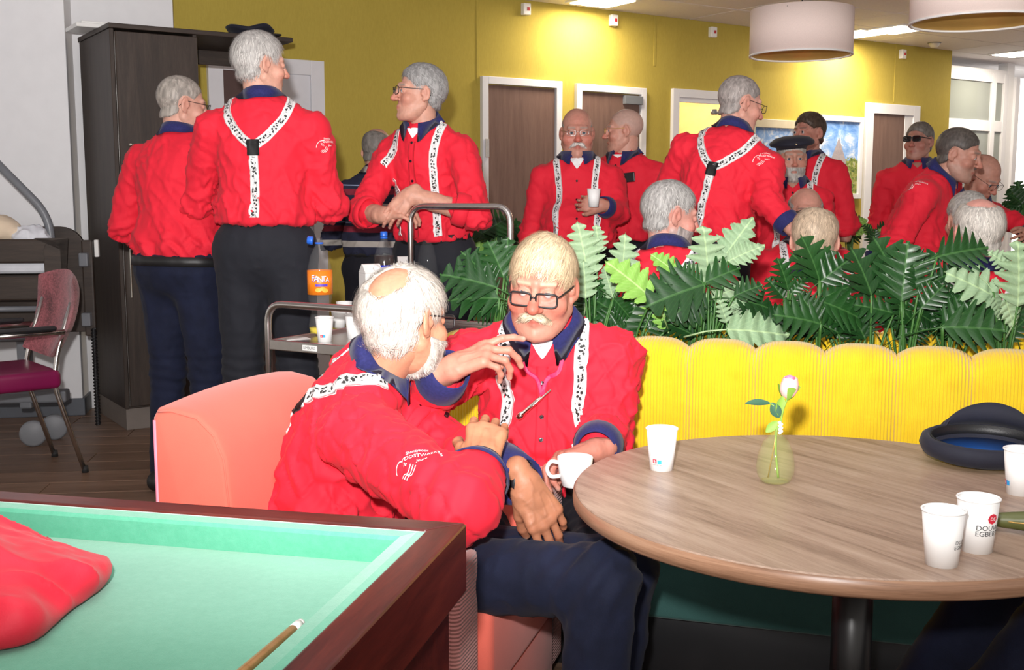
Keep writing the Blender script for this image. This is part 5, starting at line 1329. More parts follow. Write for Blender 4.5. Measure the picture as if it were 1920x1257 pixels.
person('balding man in a navy striped polo shirt, back turned, behind the trolley', (709, 285, 5.9), 84, lean=6, neck=15, girth=1.1, skin=(.50, .27, .19), hair=fringe(.075, -.01), haircol=(.22, .20, .18), strand=(700, .012, .003, .0018), hyaw=-10, hpitch=10,
    shirt='striped_polo', trousers='black_trousers', cuffs=False, rarm=('front',), larm=('front',), res=.0135, hres=.006, group='visitors')
# --- standing in the middle
person('bald man with white moustache holding a paper cup in front of his suspenders', (1082, 250, 5.75), -93, girth=1.22, belly=.10, bulk=1.15, hs=1.0, nose=1.15, skin=(.50, .245, .185), rosy=.9, hair=dict(fringe(.105, .03), t=.004), haircol=(.45, .42, .38), strand=(500, .010, .002, .0015), must=dict(col=(.68, .64, .6)),
    hyaw=2, hpitch=4, larm=('w', at(1128, 385, 5.45), (.75, .3, -.5), at(1160, 400, 5.62)), lhand=dict(d=(-.95, -.2, .1), n=(-.05, -1, .0), curls=[(.5, .7, .4)]*4, thumb=(.5, .4, .2, .3)), vneck=('undershirt', .08), straps='f', buttons=6, glasses=dict(mat='steel', r=.0009, size=(.022, .013)), trousers='black_trousers', res=.0135, hres=.0048)
def phone(c):
    p, n = project(c['f'], [c['chs']+c['s2']*.06-c['X2']*.085+c['F2']*.13], .006); o = box('phone', (0, 0, 0), (.075, .010, .052), 'black_plastic', c['root'], .006); o.location = p[0]; o.rotation_euler = (.05, .10, .1)
person('laughing man with shaved head and a phone in his chest pocket', (1170, 246, 6.15), -122, girth=1.18, belly=.08, bulk=1.1, skin=(.55, .29, .22), rosy=.6, hyaw=-62, hpitch=2, mouth=.010, neck=8, hair=dict(none=True, stub=dict(front=.085, amt=.45)), haircol=(.38, .33, .30), vneck=('undershirt', .03), buttons=6, glasses=dict(r=.0012, mat='gold'), trousers='black_trousers', res=.0135, hres=.005, extra=phone)
person('standing man with glasses and Y suspenders, back turned, reaching out his right arm', (1388, 196, 4.9), 58, lean=7, neck=22, tilt=12, hyaw=-42, hpitch=14, girth=1.06, belly=.03, skin=(.56, .29, .225), hair=dict(t=.004, front=.075), haircol=(.36, .32, .30), strand=(2000, .018, .003, .0015),
    rarm=('w', at(1484, 428, 4.60), (-.6, -.4, -.8), at(1438, 376, 4.70)), larm=('front',), straps='y', logo=(1430, 296, (0, 0, 1)), glasses=dict(r=.0014), trousers='dark_trousers', res=.009, hres=.0048)
def beret(c):
    V, F = lathe_geo([(0, .128), (.05, .128), (.095, .118), (.122, .098), (.126, .086), (.115, .074), (.086, .066), (.080, .050), (.078, .050)], 40); V = np.array(V); V[:, 1] *= 1.10; V[:, 1] -= .010; V[:, 2] += -.10*(V[:, 0]-.0)*.8+.03*np.clip(V[:, 1], 0, 1)*-1
    bo = mk('beret', c['hw'](V), F, 'cap_navy', c['root'], True); V, F = lathe_geo([(0, -.003), (.009, -.003), (.009, .003), (0, .004)], 12); V = np.array(V)@rotx(-math.pi/2+.5).T+np.array([.0, .122, .088]); mk('badge', c['hw'](V), F, 'brass', bo, True)
person('bearded man wearing a navy beret with a gold badge', (1484, 298, 6.0), -97, girth=1.08, belly=.04, bulk=1.05, skin=(.47, .245, .18), rosy=.5, hyaw=4, hpitch=4, hair=dict(t=.006, front=.05), haircol=(.5, .48, .44), strand=(500, .01, .002, .0016), beard=dict(len=.006, col=(.55, .52, .48), stubble=.6, st=(600, .008, .002, .0014)), vneck=('skin', .05), straps='f', buttons=5, trousers='black_trousers', res=.0135, hres=.0048, extra=beret)
person('dark haired man standing behind the man in the beret', (1516, 250, 6.6), -128, girth=1.12, belly=.04, skin=(.42, .20, .15), rosy=.5, hyaw=-18, hpitch=0, hair=dict(t=.012, front=.07), haircol=(.075, .05, .035), strand=(1400, .025, .004, .002), brow=BROWN, straps='f', trousers='black_trousers', res=.0135, hres=.0052)
# --- at the table behind the plants
person('balding man with dark round glasses sitting half hidden behind a blond head', (1511, 402, 5.0), -96, sit=True, skin=(.48, .25, .19), bulk=1.08, hair=dict(fringe(.10, .03), t=.008), haircol=(.35, .33, .31), strand=(600, .014, .003, .0016), rarm=('lap',), larm=('lap',), straps='f', glasses=dict(r=.0024, size=(.022, .018), sq=2.2), brow=(.05, .045, .04), trousers='black_trousers', res=.0135, hres=.005)
person('thin blond haired man seated behind the plants, back turned', (1527, 453, 3.95), 84, sit=True, hyaw=-8, hpitch=6, lean=4, skin=(.56, .30, .23), rosy=.6, hair=dict(t=.010, sides=.004, bald=(.01, -.02, .125, .030)), haircol=(.56, .43, .31), strand=(3200, .034, .006, .0014), flow=flow_down((.02, -.03, .13), 0, .7), rarm=('lap',), larm=('lap',), straps='y', trousers='black_trousers', res=.011, hres=.0048)
person('grey haired man with short white beard seated behind the plants, in profile', (1258, 405, 3.95), 62, sit=True, hyaw=-48, hpitch=12, lean=8, neck=12, skin=(.56, .28, .225), rosy=.8, hair=dict(t=.009, sides=.003, back=.005, front=.08), haircol=(.40, .385, .37), strand=(3600, .030, .006, .0014), beard=dict(len=.006, col=(.42, .36, .34), stubble=.6, st=(1200, .010, .003, .0010)), rarm=('lap',), larm=('lap',), straps='fy', trousers='black_trousers', res=.010, hres=.0042)
person('white haired man with a sunburnt crown seated with his back turned at the right', (1831, 437, 3.85), 90, sit=True, hyaw=2, hpitch=-2, skin=(.62, .30, .25), rosy=.9, bulk=1.05, hair=dict(t=.009, back=.003, sides=.002, bald=(0, -.03, .130, .055, (1, .8, 1))), haircol=(.62, .58, .53), strand=(4200, .040, .005, .0013), flow=flow_down((0, -.03, .14), 0, 1.2), rarm=('lap',), larm=('lap',), straps='y', trousers='black_trousers', res=.011, hres=.0046)
person('grey haired head just showing behind the white haired man at the right', (1812, 416, 4.7), 80, sit=True, skin=(.5, .27, .2), hair=dict(t=.012, top=.004), haircol=(.50, .48, .45), strand=(900, .025, .006, .002), rarm=('lap',), larm=('lap',), trousers='black_trousers', res=.014, hres=.006, hyaw=10)
# --- standing at the right
person('man with dark sunglasses standing in front of the farthest door', (1723, 266, 7.0), -112, girth=1.0, skin=(.40, .20, .155), hyaw=-22, hpitch=-2, hair=dict(t=.010, front=.075), haircol=(.20, .18, .16), strand=(900, .02, .003, .002), glasses=dict(r=.003, size=(.027, .017), lens='dark_lens', pos=(0, .112, .012)), vneck=('skin', .05), trousers='black_trousers', res=.014, hres=.0055)
person('dark cropped man in red shirt leaning forward in profile at the right', (1797, 290, 5.2), -32, lean=14, lean2=24, neck=46, nl=.78, slv=.010, shw=1.08, hyaw=0, hpitch=16, girth=1.16, belly=.05, skin=(.46, .235, .175), rosy=.4, hair=dict(t=.006, front=.072), haircol=(.115, .10, .09), strand=(1600, .012, .002, .0014), brow=DGREY, beard=dict(col=(.32, .25, .21), stubble=.35), logo=(1716, 345, (.12, 0, 1)), vneck=('skin', .05), buttons=5, trousers='jeans', res=.010, hres=.0046, rarm=('w', at(1700, 560, 4.95), (-.9, .3, .1)), larm=('front',))
person('bald man with glasses bending forward beside the bright window', (1843, 333, 6.0), -68, lean=22, lean2=28, neck=14, hyaw=8, hpitch=34, girth=1.05, belly=.03, skin=(.46, .235, .175), rosy=.5, hair=dict(fringe(.11, .03), t=.005), haircol=(.35, .33, .3), strand=(300, .01, .002, .0016), glasses=dict(r=.0012), vneck=('undershirt', .07), trousers='black_trousers', res=.0135, hres=.005, larm=('w', at(1925, 440, 5.75), (.8, .2, -.2)))
# --- the sitter whose knee shows under the table
person('sitter in dark jeans whose leg shows under the round table at the right', (2440, 470, 2.15), 178, sit=True, lean=4, hair=SHORT, haircol=GREY, strand=(500, .012, .003, .002), rarm=('lap',), larm=('lap',), trousers='jeans', res=.013, hres=.006, legs={1: (V3(1.02, 2.16, .54), V3(.72, 2.12, .09)), -1: (V3(1.0, 1.88, .55), V3(.66, 1.86, .09))})
# ------------------------------------------------------------------ smaller things
def soft(name, f, lo, hi, h, mat, parent=None, disp=None):
    V, Q = surfnet(f, lo, hi, h)
    if disp is not None: V = V+vnormals(V, Q)*disp(V)[:, None]
    return mk(name, V, Q, mat, parent, True)
# pillow and sheet on the bed
soft('cover', lambda p: ell(p, (0, 0, .085), (.21, .14, .095)), (-.26, -.2, -.05), (.26, .2, .22), .012, 'cream_fabric', pil, lambda V: .008*vnoise(V*14, 3)+.004*vnoise(V*40, 4))
sh_ = empty('bed_sheet', (*at(58, 440, 5.60)[:2], .990), 0, 'crumpled white sheet beside the cream pillow', 'sheet')
soft('folds', lambda p: smin(ell(p, (0, 0, .04), (.085, .08, .075)), ell(p, (.05, 0, .01), (.06, .07, .04)), .03), (-.15, -.15, -.06), (.16, .15, .16), .008, 'sheet_white', sh_, lambda V: .014*(1-np.abs(vnoise(V*24, 5)))**2+.005*vnoise(V*60, 6))
# red jacket on the billiard table
jk = empty('red_jacket', (-.66, 1.27, .758), 0, 'crumpled red jacket lying on the green billiard cloth', 'jacket')
def jf(p):
    d = ell(p, (-.02, .06, .02), (.13, .12, .062)); d = smin(d, ell(p, (.075, .075, .018), (.075, .085, .040)), .03); d = smin(d, ell(p, (-.08, -.03, .012), (.22, .15, .035)), .04)
    d = smin(d, rc(p, (.03, .02, .012), (.105, -.085, .006), .045, .018), .04); d = smin(d, ell(p, (-.10, .10, .035), (.13, .07, .04)), .03)
    return smax(d, -(p[:, 2]-.0015), .006)
def jd(V):
    w_ = np.clip((V[:, 2]-.006)/.03, 0, 1); q = V@rotz(.6).T
    return w_*(.024*((1-np.abs(vnoise(q*np.array([5, 13, 6]), 21)))**3-.3)+.010*((1-np.abs(vnoise((V@rotz(-.5).T)*np.array([9, 22, 12]), 22)))**3-.3)+.002*vnoise(V*60, 23))
soft('cloth', jf, (-.4, -.25, -.02), (.25, .26, .13), .005, 'jacket_red', jk, jd)
tube('hem_tape', [(-.28, -.145, .008), (-.1, -.150, .010), (.05, -.128, .010), (.115, -.098, .010)], .0045, 'pink_tape', jk, 8)

# paper cups
def cup(p, label, group='white paper cups', prints=(), h=.086, rt=.0325, rb=.0235, name='paper_cup'):
    t = empty(name, tuple(p), 0, label, 'cup', group); c = [(rb-.002, .004), (rb-.0005, 0), (rb, .0005), (rt-.0005, h-.003)]
    lathe('cup_wall', [(0, .006), (rb-.0025, .006), (rb-.002, .0), (rb, .0), (rt-.001, h-.002), (rt-.0022, h-.002), (rb-.0015, .008), (0, .008)], 'cup_paper', t, 40)
    R = [(rt-.001+.0019*math.cos(a), h-.0015+.0019*math.sin(a)) for a in np.linspace(0, 2*math.pi, 9)[:-1]]; lathe('rolled_rim', R, 'cup_paper', t, 40, close=True)
    tap = (rt-rb)/h; face = math.atan2(-p[1], -p[0])
    for kind, da, z, s in prints:
        a = face+da; rr = rb+tap*z
        if kind == 'sq_red': patch_on_cyl('red_mark', s, s, rr, z, a, 'red_print', t, tap, .0004, 6); text_on_cyl('mark_print', 'B', s*.8, rr, z, a, 'white_print', t, tap, .0009)
        elif kind == 'sq_blue': patch_on_cyl('blue_mark', s, s, rr, z, a, 'blue_print', t, tap, .0004, 6)
        elif kind == 'seal':
            V = [(0, 0, 0)]+[(s*math.cos(q), s*math.sin(q), 0) for q in np.linspace(0, 2*math.pi, 9)[:-1]]; F = [(0, i+1, (i+1) % 8+1) for i in range(8)]
            mk('seal', [((rr+tap*y+.0006)*math.cos(a+x/rr), (rr+tap*y+.0006)*math.sin(a+x/rr), z+y) for x, y, _ in V], F, 'red_print', t); text_on_cyl('seal_print', 'DE', s*.9, rr, z, a, 'white_print', t, tap, .0011)
        elif kind == 'line': patch_on_cyl('seam_line', .0006, s, rr, z, a, 'grey_plastic', t, tap, .0004, 2)
        else: text_on_cyl('cup_print', kind, s, rr, z, a, 'black_print', t, tap, .0006)
    return t
z7 = TZ
cup(atz(1240, 880, z7), 'white paper cup with small red and blue squares, left side of the round table', prints=(('sq_red', -.55, .021, .0085), ('sq_blue', -.16, .020, .0085), ('KOFFIE & THEE', -.35, .0135, .003), ('line', -.95, .045, .03)))
cup(atz(1765, 1058, z7), 'white paper cup nearest the camera, in front of the lettered cup', prints=(('DOUWE', 1.25, .040, .008), ('EGBERTS', 1.25, .032, .008)))
cup(atz(1830, 1032, z7), 'white paper cup with red seal and DOUWE EGBERTS lettering', prints=(('seal', .80, .058, .0085), ('DOUWE', .72, .043, .0115), ('EGBERTS', .74, .0335, .0115), ('line', -.75, .04, .004)))
cup(atz(1912, 926, z7), 'white paper cup with blue square at the right edge of the round table', prints=(('sq_blue', -.95, .022, .009), ('sq_red', -1.25, .022, .009)))
tz = .748
cup(on_trolley(609, 640, tz), 'white paper cup with blue mark in front of the orange soda bottle', prints=(('sq_blue', -.1, .020, .009), ('sq_red', -.45, .020, .009)))
cup(on_trolley(664, 634, tz), 'white paper cup on the trolley right beside the seated white head')
cup(on_trolley(646, 606, tz), 'white paper cup at the back of the trolley, right one of two', prints=(('sq_red', -.3, .03, .008),)); cup(on_trolley(636, 614, tz), 'white paper cup at the back of the trolley, left one of two', h=.084)
cup(at(1113, 388, 5.335), 'white paper cup held by the bald moustached man')
# coffee mug held by the seated man
mp_ = at(1078, 912, 2.47); mg = empty('coffee_mug', tuple(mp_), 0, 'white porcelain coffee cup held behind the table edge', 'cup')
lathe('body', [(0, .004), (.026, 0), (.030, .003), (.0365, .03), (.041, .068), (.0395, .069), (.034, .03), (.026, .008), (0, .008)], 'porcelain', mg, 40)
tube('handle', spline([(-.037, 0, .055), (-.055, -.004, .058), (-.064, -.005, .042), (-.055, -.004, .024), (-.034, 0, .024)], 18), .0046, 'porcelain', mg, 10)
# bottles
def bottle(p, label, prof, cap, label_band, liquid=None, capz=None, tilt_cap=False, name='soda_bottle'):
    t = empty(name, tuple(p), 0, label, 'bottle', 'soda bottles on the trolley'); h = prof[-1][1]
    lathe('bottle_body', prof, 'clear_plastic', t, 36)
    lathe('neck_ring', [(0, h-.012), (.0155, h-.012), (.0155, h-.006), (0, h-.006)], cap, t, 24)
    c = lathe('cap', [(0, 0), (.0150, 0), (.0155, .004), (.0150, .019), (.012, .021), (0, .021)], cap, t, 24, loc=(0, 0, h-.004))
    if tilt_cap: c.location = (tilt_cap*.022, 0, h-.004+.004); c.rotation_euler = (0, tilt_cap*1.45, 0); lathe('neck', [(0, h-.006), (.0115, h-.006), (.0115, h+.010), (.010, h+.010), (0, h+.006)], 'clear_plastic', t, 20)
    if liquid:
        lm, z1 = liquid; pr = [(0, .004)]+[(r-.0018, z) for r, z in prof if .004 < z < z1]; rr = np.interp(z1, [z for _, z in prof], [r for r, _ in prof])-.0018; lathe('drink', pr+[(rr, z1), (0, z1)], lm, t, 32)
    if label_band:
        lm, z0, z1, lr = label_band; lathe('label', [(lr, z0), (lr+.0006, z0), (lr+.0006, z1), (lr, z1)], lm, t, 40, close=True)
    return t, math.atan2(-p[1], -p[0])
PF = [(0, .004), (.030, 0), (.040, .008), (.044, .03), (.040, .06), (.033, .085), (.037, .11), (.0435, .135), (.0445, .16), (.0445, .225), (.043, .25), (.034, .29), (.020, .318), (.0125, .33), (.0125, .345)]
fp = on_trolley(602, 628, tz); t, fa = bottle(fp, 'orange soda bottle with lettered orange label and open blue cap', PF, 'blue_cap', ('orange_label', .150, .238, .0452), ('yellow_drink', .028), tilt_cap=-1)
for i, ch_ in enumerate('FANTA'):
    dz = (.004, .002, .0, .001, -.002)[i]; sz = (.030, .029, .029, .028, .022)[i]; a = fa+(-.56+i*.29)
    text_on_cyl('letter_shadow', ch_, sz*1.12, .0452, .207+dz-.002, a+.02, 'purple_print', t, 0, .0012); text_on_cyl('letter', ch_, sz, .0452, .207+dz, a, 'white_print', t, 0, .0022)
patch_on_cyl('ribbon', .045, .009, .0452, .185, fa+.12, 'purple_print', t, 0, .0011); 
for da, z in ((-.15, .168), (.2, .172), (.42, .166)):
    V = [(0, 0)]+[(.011*math.cos(q), .0075*math.sin(q)) for q in np.linspace(0, 2*math.pi, 13)[:-1]]; mk('fruit_print', [((.0452+.0013)*math.cos(fa+da+x/.0452), (.0452+.0013)*math.sin(fa+da+x/.0452), z+y) for x, y in V], [(0, i+1, (i+1) % 12+1) for i in range(12)], 'orange_slice', t)
cp = on_trolley(722, 598, tz); t, fa = bottle(cp, 'cola bottle with blue label and blue cap', [(0, .004), (.035, 0), (.043, .01), (.045, .04), (.045, .235), (.042, .26), (.028, .30), (.0135, .33), (.0125, .345)], 'blue_cap', ('blue_label', .07, .225, .0456), ('cola', .262))
text_on_cyl('label_print', 'UNIVERSAL', .011, .0456, .213, fa+.25, 'white_print', t, 0, .0015)
for k in range(7): patch_on_cyl('label_print', .028-.004*(k % 3), .0035, .0456, .198-k*.009, fa+.3, 'white_print', t, 0, .0013)
rp = on_trolley(803, 590, tz); bottle(rp, 'nearly empty clear bottle with open orange cap', PF, 'orange_cap', None, ('cola', .09), tilt_cap=.5)
# juice cartons
def carton(p, rz, label, pic='apple_red'):
    t = empty('juice_carton', tuple(p), rz, label, 'carton', 'juice cartons on the trolley'); w_, h_ = .072, .215
    box('pack', (0, 0, h_/2), (w_, w_, h_), 'carton_white', t, .002, 1)
    mk('gable', [(-w_/2, -w_/2, h_), (w_/2, -w_/2, h_), (w_/2, w_/2, h_), (-w_/2, w_/2, h_), (-w_/2, -.004, h_+.032), (w_/2, -.004, h_+.032), (w_/2, .004, h_+.034), (-w_/2, .004, h_+.034)], [(0, 1, 5, 4), (3, 7, 6, 2), (4, 5, 6, 7), (0, 4, 7, 3), (1, 2, 6, 5)], 'carton_white', t)
    c = lathe('cap', [(0, 0), (.013, 0), (.013, .016), (.010, .018), (0, .018)], 'cup_paper', t, 18, loc=(.012, -.022, h_+.012)); c.rotation_euler = (.6, .3, 0)
    for sx, dx in ((0, .008), (1, .006)):
        n = 18; out = [(.024*math.cos(q)*(1+.06*math.cos(2*q)), .030*math.sin(q)-.004*math.exp(-((q-1.57)/.3)**2)) for q in np.linspace(0, 2*math.pi, n, endpoint=False)]
        put = (lambda x, y, e: (x+dx, -w_/2-e, .13+y)) if sx == 0 else (lambda x, y, e: (w_/2+e, x+dx, .13+y))
        mk('fruit_print', [put(x, y, .0009) for x, y in out], [tuple(range(n))], pic, t); mk('leaf_print', [put(x-.014, y+.052, .0009) for x, y in ((0, 0), (.012, .003), (.022, .014), (.008, .012))], [(0, 1, 2, 3)], 'leaf_print', t)
carton(on_trolley(697, 616, tz), .5, 'juice carton with a red apple at the left of the cola bottle'); carton(on_trolley(762, 588, tz), .2, 'white juice carton between the cola and the empty bottle'); carton(on_trolley(840, 580, tz), -.3, 'white juice carton at the far right of the trolley')
ps = on_trolley(556, 636, tz); t = empty('paper_slip', (ps[0], ps[1], tz), .5, 'white paper slip lying on the trolley tray', 'paper'); box('sheet', (0, 0, .001), (.09, .05, .0012), 'cup_paper', t, .0003, 1)
# vase and rose
vp = atz(1453, 905, TZ); vs = empty('bud_vase', tuple(vp), 0, 'small greenish glass bud vase on the round table', 'vase')
ov = [(0, 0), (.022, 0), (.028, .003), (.0355, .018), (.0372, .035), (.033, .06), (.024, .082), (.012, .094), (.0095, .102), (.013, .1065)]
iv = [(.011, .1065), (.0078, .101), (.010, .093), (.022, .081), (.031, .06), (.0352, .035), (.0335, .019), (.024, .008), (0, .007)]
lathe('glass', ov, 'vase_glass', vs, 48); lathe('thick_base', [(0, .001), (.021, .001), (.026, .005), (0, .006)], 'vase_glass', vs, 32)
ro = empty('rose', (vp[0], vp[1], TZ+.01), 0, 'pale pink artificial rose with green leaves in the glass vase', 'flower')
s_ = 2080/vp[1]; rl = lambda px, py, dy=0.: at(px, py, vp[1]+dy)-np.array([vp[0], vp[1], TZ+.01])
st_ = spline([(.006, 0, .0), (.0, 0, .05), (.0, 0, .095), rl(1462, 800), rl(1468, 770), rl(1476, 748)], 26); tube('stem', st_, .0022, 'sepal', ro, 8)
tube('stem_wire', [(-.014, .0, .0), (-.004, .0, .06), (0, 0, .098)], .0012, 'gold', ro, 6)
bud = rl(1476, 748); ud = unit(rl(1482, 702)-bud); q = Vector(ud).to_track_quat('Z', 'Y').to_matrix()
def petal(name, prof, mat, a0, a1, open_, sc=1.):
    V = []; F = []; n = 10; m = len(prof)
    for i in range(n+1):
        a = a0+(a1-a0)*i/n; u = abs(i/n-.5)*2
        for r, z in prof: rr = r*(1+open_*z*8)*(1-.04*u*u); V.append(q@Vector((rr*math.cos(a), rr*math.sin(a), z*(1-.12*u**3)))+Vector(bud))
    F = [(i*m+j, (i+1)*m+j, (i+1)*m+j+1, i*m+j+1) for i in range(n) for j in range(m-1)]; return mk(name, [tuple(v) for v in V], F, mat, ro, True)
pr = [(.003, .0), (.0115, .006), (.0155, .017), (.0150, .028), (.0125, .036), (.0115, .040)]
for k in range(4): petal('petal', [(r+.0008*k, z+.001*k) for r, z in pr], 'petal', k*1.57, k*1.57+2.3, .2+.1*k)
for k in range(3): petal('petal', [(r*.72, z*1.13) for r, z in pr], 'petal_tip', k*2.1+.5, k*2.1+3.1, .0)
for k, (dx, dz) in enumerate(((-.012, .01), (.013, .008), (.004, -.016))): petal('sepal', [(.004, -.003), (.0125, .004), (.0175, .014), (.020+.004*(k < 2), .026)], 'sepal', k*2.1+2.8, k*2.1+3.5, .3)
def blade(name, A, B, wd, n_, mat, par, curl=.15):
    A, B = np.array(A), np.array(B); d = B-A; L = np.linalg.norm(d); d = d/L; n_ = unit(n_-d*(np.asarray(n_)@d)); s = np.cross(d, n_); V = []; m = 10
    for i in range(m+1):
        t_ = i/m; w_ = wd*math.sin(math.pi*min(1, t_*.96+.02))**.8; c = A+d*L*t_+n_*(-curl*L*t_*t_+curl*L*t_)
        V += [c+s*w_*.5+n_*w_*.12, c+s*w_*.27+n_*w_*.03, c, c-s*w_*.27+n_*w_*.03, c-s*w_*.5+n_*w_*.12]
    F = [(i*5+j, i*5+j+1, (i+1)*5+j+1, (i+1)*5+j) for i in range(m) for j in range(4)]; return mk(name, np.array(V), F, mat, par, True)
blade('leaf', rl(1446, 757), rl(1397, 757), .017, V3(.1, -.6, .8), 'rose_leaf', ro); blade('leaf', rl(1447, 755), rl(1461, 784), .022, V3(-.2, -1, .2), 'rose_leaf', ro); blade('leaf', rl(1456, 775), rl(1468, 742), .018, V3(.2, -1, 0), 'sepal', ro); blade('leaf', rl(1458, 790), rl(1436, 811), .017, V3(0, -1, .3), 'sepal', ro)
tube('stem_twig', [rl(1443, 756), rl(1452, 762), rl(1459, 780)], .0013, 'sepal', ro, 6)
V, F = geo_join([tuple(map(list, lathe_geo([(0, -.0035), (.003, -.002), (.0038, 0), (.003, .002), (0, .0035)], 8)))]); 
for k in range(7):
    o = mk('berry', V, F, 'cup_paper', ro, True); o.location = rl(1462+3*(k % 2), 793+k*3.2, -.005)
# sailor cap upside down on the table
hp_ = atz(1842, 868, TZ); cpn = empty('sailor_cap', (hp_[0], hp_[1], hp_[2]+.010), 0, 'navy sailor cap lying upside down with blue lining, on the round table', 'cap')
V, F = lathe_geo([(0, .002), (.10, .002), (.122, .012), (.130, .028), (.126, .043), (.116, .048), (.110, .045), (.108, .030), (.100, .012), (0, .010)], 56); V = np.array(V); V[:, 1] *= .82; mk('cap_band', V, F, 'cap_navy', cpn, True)
V, F = lathe_geo([(.1085, .014), (.1085, .046), (.106, .046), (.106, .014)], 56, True); V = np.array(V); V[:, 1] *= .82; mk('sweatband', V, F, 'black_leather', cpn, True)
lathe('lining', [(0, .0125), (.09, .0125), (.102, .018), (0, .0145)], 'blue_lining', cpn, 40).scale = (1, .82, 1)
V = []; F = []; n = 22
for i in range(n+1):
    a = .15+1.9*i/n
    for r, z in ((.112, .040), (.122, .052), (.128, .066*1), (.116, .084), (.108, .086), (.112, .060)): k_ = math.sin(math.pi*i/n)**.6; V.append((r*math.cos(a), .82*r*math.sin(a), .040+(z-.040)*k_*1.25))
F = [(i*6+j, (i+1)*6+j, (i+1)*6+(j+1) % 6, i*6+(j+1) % 6) for i in range(n) for j in range(6)]; mk('peak', V, F, 'cap_navy', cpn, True)
op = atz(1925, 1000, TZ); t = empty('spectacle_case', tuple(op), -.35, 'olive green spectacle case at the right edge of the table', 'case'); soft('case_body', lambda p: smax(smin(rc(p, (-.045, 0, .018), (.05, 0, .022), .012, .022), rc(p, (.05, 0, .022), (.09, 0, .022), .022, .018), .01), -(p[:, 2]-.001), .004), (-.09, -.05, -.02), (.14, .05, .07), .004, 'olive', t); tube('zip', [(-.056, 0, .019), (-.02, -.0165, .020), (.05, -.0225, .022), (.09, -.0185, .022)], .0012, 'gold', t, 6)
# cap on the wardrobe board
q_ = C0+WU*.80-WN*.12; t = empty('flat_cap', (q_[0], q_[1], 2.14), WANG, 'black cap lying on the wardrobe board behind the tall man', 'cap')
V, F = lathe_geo([(0, .055), (.07, .062), (.12, .058), (.135, .045), (.125, .034), (.10, .028), (.098, 0), (0, 0)], 40); V = np.array(V); V[:, 2] += .012*np.sin(V[:, 0]*30); mk('crown', V, F, 'cap_navy', t, True); box('visor', (.09, -.07, .012), (.10, .10, .012), 'black_leather', t, .005)

cpn.rotation_euler = (.10, 0, 0)
# ------------------------------------------------------------------ plants
def leaf_mesh(name, mat, lobes, depth, wid, shear, teeth, wave, seed, droop=.25, fold=.25, pet=.6):
    """unit leaf along +x, blade from x=0 to 1, petiole behind it"""
    rng = random.Random(seed); n = 96; V = []; U = []; F = []
    for side in (1, -1):
        ph = rng.random()*.3
        for i in range(n+1):
            t_ = i/n; env = (math.sin(math.pi*min(1, .06+t_*.94)**.75)**.7)*(1-.25*t_)
            s = (t_*lobes+ph) % 1.; lob = min(1, 1.25*(1-abs(2*s-1))**.75) if depth > .5 else (1-abs(2*s-1))**.4
            w_ = wid*env*((1-depth)+depth*lob)
            if teeth: w_ *= 1-.10*((t_*lobes*teeth) % 1)
            if i == n: w_ = 0
            for j, q in enumerate((0, .5, 1.)):
                y = side*w_*q; x = t_+shear*w_*q*(1-t_*.6); z = fold*w_*q-droop*(x**2)*.6-.35*droop*(w_*q)**1.5+wave*math.sin(t_*lobes*6.28*1.0+side+q)*q
                V.append((x, y, z)); U.append((t_, side*q*w_/wid))
    for sd in (0, 1):
        o = sd*(n+1)*3
        for i in range(n):
            for j in range(2):
                a = o+i*3+j; f = (a, a+3, a+4, a+1); F.append(f if sd == 0 else f[::-1])
    pv, pf = tube_geo([(-pet, 0, -pet*.55), (-pet*.5, 0, -pet*.16), (0, 0, -.004), (.5, 0, -droop*.15-.006), (.92, 0, -droop*.5-.004)], [.016, .013, .011, .007, .002], 6)
    o = len(V); V += [tuple(v) for v in pv]; U += [(.5, 0)]*len(pv); F += [tuple(i+o for i in f) for f in pf]
    me = bpy.data.meshes.new(name); me.from_pydata(V, [], F); me.materials.append(MATS[mat]); me.polygons.foreach_set('use_smooth', np.ones(len(me.polygons), dtype=bool))
    l = me.uv_layers.new(name='UVMap'); vi = np.zeros(len(me.loops), dtype=np.int32); me.loops.foreach_get('vertex_index', vi); l.data.foreach_set('uv', np.array(U, dtype=np.float32)[vi].ravel()); return me
LM = dict(D=[leaf_mesh('dark_leaf', 'leaf_dark', 4+k, .78, .56, .62, 0, .02, k, .30, .22) for k in range(3)],
          L=[leaf_mesh('silver_leaf', 'leaf_light', 5+k, .55, .42, .35, 5, .05, 10+k, .25, .10) for k in range(2)],
          G=[leaf_mesh('fresh_leaf', 'leaf_fresh', 5, .50, .45, .35, 5, .03, 20, .22, .12)])
prng = random.Random(5)
def add_leaf(plant, bx0, by0, tx, ty, kind, Y, roll=None, dY=0.):
    A = at(bx0, by0, Y); B = at(tx, ty, Y+dY); d = B-A; L = np.linalg.norm(d); d = d/L
    up = unit(np.array([prng.uniform(-.35, .35), -.80, .50 if roll is None else roll])); n = unit(up-d*(up@d)); s = np.cross(n, d)
    o = bpy.data.objects.new('leaf', prng.choice(LM[kind])); COL.objects.link(o); o.parent = plant
    M = Matrix(((d[0], s[0], n[0], 0), (d[1], s[1], n[1], 0), (d[2], s[2], n[2], 0), (0, 0, 0, 1)))
    S = Matrix.Diagonal((L, L*1.02, L, 1)); base = Vector(A)-plant.location
    o.matrix_local = Matrix.Translation(base) @ M @ S
